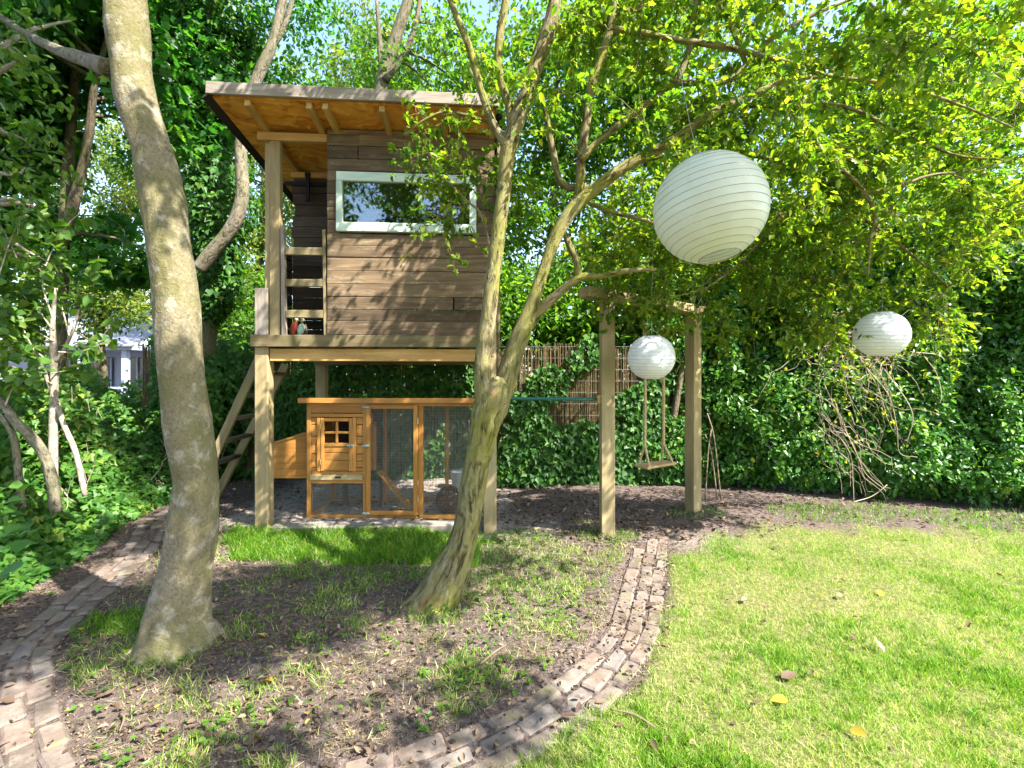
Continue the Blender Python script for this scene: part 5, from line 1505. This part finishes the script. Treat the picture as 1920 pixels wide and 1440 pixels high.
sap('sapling', 'pale barked sapling with round light green leaves before the garden house', (98, 930),
    [[(100, 960, 17), (99, 880, 15), (100, 800, 14), (102, 720, 13), (100, 650, 11), (99, 600, 8), (105, 540, 5)],
     [(102, 680, 9), (118, 660, 7), (130, 635, 6), (140, 610, 5), (148, 580, 3)],
     [(98, 735, 8), (85, 700, 7), (72, 665, 6)],
     [(103, 745, 11), (112, 775, 10), (123, 805, 9), (142, 850, 9), (160, 930, 9)]],
    [[(100, 620), (60, 560), (30, 480), (0, 420)], [(130, 630), (110, 560), (70, 500), (48, 470)], [(140, 610), (170, 560), (185, 480)], [(95, 680), (40, 640), (0, 625)], [(110, 660), (150, 660), (200, 640)],
     [(98, 720), (60, 700), (0, 680)], [(100, 600), (80, 520), (120, 430), (150, 400)], [(100, 640), (50, 610), (20, 580)], [(70, 670), (40, 600), (60, 540)], [(140, 620), (180, 640), (215, 600)], [(50, 560), (10, 520), (-30, 500)], [(98, 700), (140, 690), (175, 665)]],
    330, (.06, .115), 4.3)
sap('sapling', 'leaning thick sapling stem at the left edge rising from the ivy bank', (40, 900),
    [[(105, 960, 19), (95, 890, 18), (78, 845, 18), (52, 812, 17), (28, 790, 15), (10, 762, 13), (-20, 735, 11)], [(44, 960, 13), (36, 905, 12), (32, 860, 12), (26, 820, 11), (6, 785, 9), (-20, 760, 7)]],
    [[(-10, 740), (-20, 600), (20, 450), (60, 380)], [(10, 760), (30, 720), (80, 690)], [(0, 750), (-10, 680), (30, 650)], [(-20, 720), (10, 640), (0, 560)]], 260, (.05, .09), 3.9, 'bark_limb')

gh = empty('garden_house', (pt(165, 755, 12.5).x, 12.5, 0))
tag(gh, 'pale blue grey garden house with a railed veranda seen between the left trees', 'garden house')
KG = 12.5 / F
def gx(px): return (px - 165) * KG
def gzz(py): return EYE - (py - HY) * KG
def gb(name, x0, x1, y, z0, z1, t, mat, par=None):
    return put(name, box_mesh(x1 - x0, t, z1 - z0, .006), mat, par or gh, loc=((x0 + x1) / 2, y, (z0 + z1) / 2))
gb('wall', gx(-60), gx(262), .9, 0, gzz(655), .12, M['shed'])
gb('eave', gx(-75), gx(275), -.02, gzz(658), gzz(650), .9, M['shed'])
me = raw_mesh('roof', [(gx(-80), -.55, gzz(652)), (gx(278), -.55, gzz(652)), (gx(262), 2.2, gzz(560)), (gx(-66), 2.2, gzz(560)), (gx(-80), -.55, gzz(650)), (gx(278), -.55, gzz(650)), (gx(262), 2.2, gzz(557)), (gx(-66), 2.2, gzz(557))],
              [(0, 3, 2, 1), (4, 5, 6, 7), (0, 1, 5, 4), (1, 2, 6, 5), (2, 3, 7, 6), (3, 0, 4, 7)])
rfo = put('roof', me, M['shedroof'], gh)
for px_ in (8, 95, 176, 256):
    gb('veranda_post', gx(px_ - 5), gx(px_ + 5), -.35, 0, gzz(655), .12, M['shed'])
for x0, x1 in ((60, 100), (112, 162), (186, 242)):
    w = put('window', box_mesh(gx(x1) - gx(x0), .05, gzz(668) - gzz(728), .006), M['shedglass'], gh, loc=((gx(x0) + gx(x1)) / 2, .82, (gzz(668) + gzz(728)) / 2))
    for fx in (x0, (x0 + x1) / 2, x1):
        gb('frame', gx(fx - 1.6) - w.location.x, gx(fx + 1.6) - w.location.x, -.05, gzz(728) - w.location.z, gzz(668) - w.location.z, .04, M['shed'], w)
gb('hand_rail', gx(-60), gx(262), -.37, gzz(729), gzz(725), .08, M['shed'])
for px_ in np.arange(-54, 258, 10.5):
    gb('railing_board', gx(px_ - 4.6), gx(px_ + 4.6), -.34, .1, gzz(729.2), .025, M['shed'])
gb('bench', gx(266), gx(330), .3, 0, gzz(733), .5, plain_mat('faded_pink_cladding', (.5, .33, .30)), None)
# ------------------------------------------------------------------ grass, weeds, leaf litter
BLADE = (np.array([(0, -.035, 0), (0, .035, 0), (.55, -.028, .06), (.55, .028, .06), (1, 0, .26)]), [(0, 1, 3, 2), (2, 3, 4)])
STRAW = (BLADE[0] * np.array([1, .55, .5]), BLADE[1])
def blades(name, x, y, size, tint, mat, lean=.55, label=None):
    n = len(x)
    z = ground_z(x, y) - .004
    ax = np.array([0, 0, 1.0]) + rand_dir(n) * lean * np.array([1, 1, .3])
    nr = rand_dir(n) * np.array([1, 1, .15])
    o = leaves(name, np.stack([x, y, z], -1), ax, nr, size, tint, BLADE, mat, None, 'stuff')
    return o
def patch(x, y, f, s=0.0):
    return np.array([noise.noise(Vector((a * f, b * f, s))) for a, b in zip(x, y)])

n = 330000
y = 1.65 * (5.3 / 1.65) ** RNG.uniform(0, 1, n)
x = RNG.uniform(0, 1, n) * (1.14 * y + .9) - .75
m = lawn_mask(x, y)
keep = RNG.uniform(0, 1, n) < m
x, y = x[keep], y[keep]
pa = patch(x, y, 1.4, 2.0) + .6 * patch(x, y, 4.0, 6.0)
thin = RNG.uniform(0, 1, len(x)) < .62 + .55 * pa + .2 * sstep(1.5, 3, x)
x, y, pa = x[thin], y[thin], pa[thin]
nb = len(x)
fn = patch(x, y, 16.0, 3.0)
ti = np.clip(RNG.uniform(0, 1, nb) * .85 - .24 * pa - .38 * fn + .10, 0, 1)
blades('lawn_grass', x, y, RNG.uniform(.014, .042, nb) * (1 + .45 * np.clip(pa, 0, 1)) * (1 + .5 * np.clip(fn, -.5, 1)), ti, M['grass'], .85)
o = bpy.data.objects['lawn_grass']; o['label'] = 'short sunlit lawn grass with dry straw patches'

# sparse grass on the bare soil between the path and the trees
n = 130000
y = 1.75 * (5.0 / 1.75) ** RNG.uniform(0, 1, n)
x = -1.12 * y + RNG.uniform(0, 1, n) * (1.12 * y + 1.4)
ok = (lawn_mask(x, y) < .2) & (sand_mask(x, y) < .2) & (dist_to(_pr, x, y) > .19) & (dist_to(_pl, x, y) > .19) & (x > np.interp(y, [1.8, 3, 4.8], [-2.2, -3.0, -3.3]))
x, y = x[ok], y[ok]
pa = patch(x, y, 2.1, 9.0) + .7 * patch(x, y, 6.0, 3.0) + .55 * np.exp(-((x - .35) / .7) ** 2 - ((y - 3.6) / .8) ** 2)
k = RNG.uniform(0, 1, len(x)) < sstep(-.1, .65, pa) * .9 + .04
x, y = x[k], y[k]; nb = len(x)
blades('sparse_grass', x, y, RNG.uniform(.018, .062, nb), np.clip(RNG.uniform(0, 1, nb) ** 1.0, 0, 1), M['grass'], .8)
# dry straw lying on the soil
n = 75000
y = 1.75 * (4.6 / 1.75) ** RNG.uniform(0, 1, n)
x = -1.0 * y + RNG.uniform(0, 1, n) * (1.0 * y + 1.3)
ok = (lawn_mask(x, y) < .5) & (dist_to(_pr, x, y) > .17) & (dist_to(_pl, x, y) > .18)
x, y = x[ok], y[ok]
k = RNG.uniform(0, 1, len(x)) < sstep(-.45, .45, patch(x, y, 2.6, 21.0) + .6 * patch(x, y, 8, 2))
x, y = x[k], y[k]; nb = len(x)
leaves('straw', np.stack([x, y, ground_z(x, y) + RNG.uniform(.0, .014, nb)], -1), rand_dir(nb) * np.array([1, 1, .12]), rand_dir(nb) + np.array([0, 0, 1.2]), RNG.uniform(.02, .06, nb), RNG.uniform(0, 1, nb), STRAW, M['straw'], None, 'stuff')
# long bright grass in front of the coop
n = 30000
x = RNG.uniform(-2.55, -.28, n); y = RNG.uniform(3.72, 4.5, n)
e = .5 + .5 * patch(x, y, 2.4, 4.0)
ok = (y > 4.5 - .30 - .75 * e * sstep(-2.6, -1.9, x)) & (y < 4.44 + .0 * x) & (RNG.uniform(0, 1, n) < .35 + .6 * e)
x, y = x[ok], y[ok]; nb = len(x)
blades('long_grass', x, y, RNG.uniform(.03, .075, nb) * (1 + .6 * e[ok]), RNG.uniform(0, 1, nb), M['longgrass'], .8)
# tufts round the posts and trunk feet
for nm, cx, cy, r_, nn, s0, s1 in (('grass_tuft', .9, 4.42, .30, 260, .03, .085), ('grass_tuft', 2.0, 5.2, .34, 230, .03, .085), ('grass_tuft', -.05, 4.5, .45, 700, .03, .09), ('grass_tuft', -2.3, 2.9, .3, 700, .04, .10), ('grass_tuft', -1.0, 3.9, .9, 1800, .03, .09),
                                   ('grass_tuft', 3.6, 5.25, .8, 900, .04, .1), ('grass_tuft', 5.0, 4.95, .8, 900, .04, .1)):
    a = RNG.uniform(0, 2 * np.pi, nn); q_ = r_ * np.sqrt(RNG.uniform(0, 1, nn))
    blades(nm, cx + q_ * np.cos(a), cy + .5 * q_ * np.sin(a), RNG.uniform(s0, s1, nn), RNG.uniform(0, .9, nn), M['longgrass'], .7)
# clover and ivy seedlings
n = 9000
y = 1.8 * (4.6 / 1.8) ** RNG.uniform(0, 1, n); x = -1.05 * y + RNG.uniform(0, 1, n) * (1.05 * y + 1.2)
ok = (lawn_mask(x, y) < .3) & (sand_mask(x, y) < .3) & (dist_to(_pr, x, y) > .18) & (dist_to(_pl, x, y) > .17)
x, y = x[ok], y[ok]
w = patch(x, y, 2.3, 31.0) + .7 * np.exp(-((x - .0) / .55) ** 2 - ((y - 3.35) / .55) ** 2) + .3 * np.exp(-((x + 1.3) / .7) ** 2 - ((y - 3.5) / .5) ** 2)
w = w + .5 * patch(x, y, 7.0, 13.0)
k = RNG.uniform(0, 1, len(x)) < sstep(-.15, 1.1, w) * .5 + .02
x, y = x[k], y[k]; nb = len(x)
c_ = np.stack([x, y, ground_z(x, y) + RNG.uniform(.01, .045, nb)], -1)
c_ = np.repeat(c_, 3, 0) ; a = RNG.uniform(0, 2 * np.pi, len(c_))
leaves('ground_weeds', c_, np.stack([np.cos(a), np.sin(a), RNG.uniform(-.2, .4, len(a))], -1), np.array([0, 0, 1.0]) + rand_dir(len(a)) * .35, RNG.uniform(.012, .030, len(a)), RNG.uniform(.2, 1, len(a)), ROUND, M['sapling'], None, 'stuff')

# leaf litter
CURL = (np.array([(0, 0, 0), (.22, -.24, .14), (.6, -.25, .16), (1, -.05, .10), (.66, .22, .2), (.25, .25, .12)]), [(0, 1, 2, 3), (0, 3, 4, 5)])
n = 24000
y = 1.8 * (6.6 / 1.8) ** RNG.uniform(0, 1, n); x = -1.1 * y + RNG.uniform(0, 1, n) * 2.2 * y
w = .16 + 1.5 * np.exp(-((x - .8) / 1.3) ** 2 - ((y - 5.2) / 1.0) ** 2) + .55 * np.exp(-((y - np.interp(x, [2, 5.7], [5.9, 4.95])) / .28) ** 2) * (x > 1.0) + .35 * np.exp(-(dist_to(_pr, x, y) / .3) ** 2) * (y > 2.6) + .20 * (x < -.6) * (y < 3.6) + .25 * (x < -2.4)
w = w * (1 - .93 * lawn_mask(x, y)) * (1 - .75 * (dist_to(_pl, x, y) < .2)) * (.45 + 1.1 * (patch(x, y, 3.0, 41.0) + .3).clip(0, 1))
k = RNG.uniform(0, 1, n) < w
x, y = x[k], y[k]; nb = len(x)
leaves('leaf_litter', np.stack([x, y, ground_z(x, y) + RNG.uniform(.006, .022, nb)], -1), rand_dir(nb) * np.array([1, 1, .25]), np.array([0, 0, 1.0]) + rand_dir(nb) * .55, RNG.uniform(.014, .042, nb) * (1 + .5 * (y > 4.3)), RNG.beta(1.5, 1.6, nb), CURL, M['litter'], None, 'stuff')

# soil crumbs and bits of bark
n = 26000
y = 1.75 * (6.2 / 1.75) ** RNG.uniform(0, 1, n); x = -1.08 * y + RNG.uniform(0, 1, n) * 1.9 * y
ok = (lawn_mask(x, y) < .4) & (dist_to(_pr, x, y) > .13) & (dist_to(_pl, x, y) > .13)
x, y = x[ok], y[ok]; nb = len(x)
CRUMB = (np.array([(0, 0, 0), (.6, -.5, .1), (1, .1, 0), (.4, .5, .1), (.5, 0, .6)]), [(0, 1, 4), (1, 2, 4), (2, 3, 4), (3, 0, 4)])
leaves('soil_crumbs', np.stack([x, y, ground_z(x, y) + RNG.uniform(-.002, .008, nb)], -1), rand_dir(nb) * np.array([1, 1, .3]), np.array([0, 0, 1.0]) + rand_dir(nb) * .5, .004 + .014 * RNG.uniform(0, 1, nb) ** 3, RNG.uniform(0, .75, nb), CRUMB, M['straw'], None, 'stuff')

# the fallen leaves one can point at
def fallen(px, py, s, t, label, grp):
    p = gpt(px, py); p.z = gz(p.x, p.y) + (.028 if lawn_mask(p.x, p.y) > .5 else .014)
    o = leaves('fallen_leaf', np.zeros((1, 3)), rand_dir(1) * np.array([[1, 1, .15]]), np.array([[0, -.15, 1.0]]) + rand_dir(1) * .4, np.array([s]), np.array([t]), random.choice((CURL, OVAL, CURL)), M['litter'])
    o.location = p
    tag(o, label, 'fallen leaf', grp)
SOIL, LAWN, PAV = 'fallen leaves on the bare soil', 'fallen leaves on the lawn', 'fallen leaves on the brick paths'
for px_, py_, s_, t_, lab, grp in (
    (140, 1210, .09, .66, 'big tan curled fallen leaf beside the left brick path, left of the leaning trunk', SOIL),
    (236, 1236, .065, .90, 'pale tan fallen leaf touching the left side of the leaning trunk foot', SOIL),
    (218, 1222, .05, .5, 'small brown fallen leaf just left of the leaning trunk foot', SOIL),
    (498, 1198, .06, .99, 'yellow fallen leaf on soil to the right of the leaning trunk foot', SOIL),
    (492, 1284, .065, 1.0, 'bright yellow fallen leaf on bare soil midway between the two trunks, nearest its middle', SOIL),
    (300, 1325, .05, 1.0, 'small yellow fallen leaf on soil in front of the leaning trunk', SOIL),
    (175, 1315, .075, .45, 'large brown fallen leaf on soil at the inner edge of the left path', SOIL),
    (380, 1312, .065, .3, 'dark brown rolled fallen leaf on soil below the leaning trunk', SOIL),
    (455, 1395, .065, .55, 'brown fallen leaf near the bottom edge beside a yellow one', SOIL),
    (490, 1392, .065, 1.0, 'yellow upright fallen leaf near the bottom edge beside a brown one', SOIL),
    (575, 1345, .06, .98, 'yellow fallen leaf on soil left of the lower brick path', SOIL),
    (290, 1385, .065, .75, 'tan fallen leaf at the bottom left with pale edges', SOIL),
    (560, 1110, .05, .7, 'light brown fallen leaf in the shade left of the forked trunk', SOIL),
    (640, 1240, .055, .4, 'brown fallen leaf on the soil in front of the forked trunk, left side', SOIL),
    (720, 1300, .06, .5, 'brown fallen leaf between the forked trunk and the lower brick path', SOIL),
    (250, 1100, .06, .6, 'brown fallen leaf in the grass behind the leaning trunk', SOIL),
    (1465, 1280, .10, .5, 'largest brown curled fallen leaf on the lawn', LAWN),
    (1478, 1328, .075, 1.0, 'yellow fallen leaf on the lawn just below the largest brown one', LAWN),
    (1520, 1266, .06, .6, 'brown fallen leaf on the lawn right of the largest one', LAWN),
    (1590, 1200, .055, .6, 'small tan fallen leaf in the middle of the lawn', LAWN),
    (1650, 1115, .065, 1.0, 'yellow fallen leaf in the upper middle of the lawn', LAWN),
    (1575, 1130, .065, .90, 'pale tan fallen leaf left of the upper yellow leaf on the lawn', LAWN),
    (1455, 1030, .06, .4, 'brown fallen leaf on the lawn nearest the rear swing post', LAWN),
    (1593, 1385, .065, 1.0, 'yellow fallen leaf standing in the lawn near the bottom edge', LAWN),
    (1658, 1232, .08, .93, 'whitish pale fallen leaf lying flat on the lawn', LAWN),
    (1400, 1130, .06, .92, 'pale fallen leaf on the lawn close to the brick path bend', LAWN),
    (1815, 1185, .06, .4, 'dark brown fallen leaf on the right part of the lawn', LAWN),
    (1880, 1100, .065, .9, 'pale tan fallen leaf near the right edge of the lawn', LAWN),
    (1220, 1400, .06, .35, 'dark fallen leaf on the lawn beside the lower brick path', LAWN),
    (1213, 1138, .065, .35, 'dark brown fallen leaf on the narrow upper part of the right brick path', PAV),
    (1080, 1350, .065, .33, 'dark brown fallen leaf on the lower bend of the right brick path', PAV),
    (28, 1320, .065, .4, 'brown curled fallen leaf in the open joint of the left brick path', PAV),
    (52, 1175, .055, .8, 'yellowish tan fallen leaf on the left brick path by the ivy', PAV)):
    fallen(px_, py_, s_, t_, lab, grp)
# twigs on the ground
for px_, py_, a, l, lab in ((925, 1232, .9, .22, 'short dry twig on the soil in front of the forked hawthorn'), (225, 1358, -.9, .14, 'short curved twig on the bare soil at the lower left'), (1185, 1352, 2.6, .2, 'thin twig lying on the lawn beside the brick path')):
    p = gpt(px_, py_); p.z = gz(p.x, p.y) + .012
    tag(put('twig', tube_mesh('twig', [(-l / 2 * math.cos(a), -l / 2 * math.sin(a), 0, .006), (.01, .01, .012, .005), (l / 2 * math.cos(a), l / 2 * math.sin(a), .006, .003)], .02, 7, lump=.002), M['stick'], loc=p), lab, 'twig')
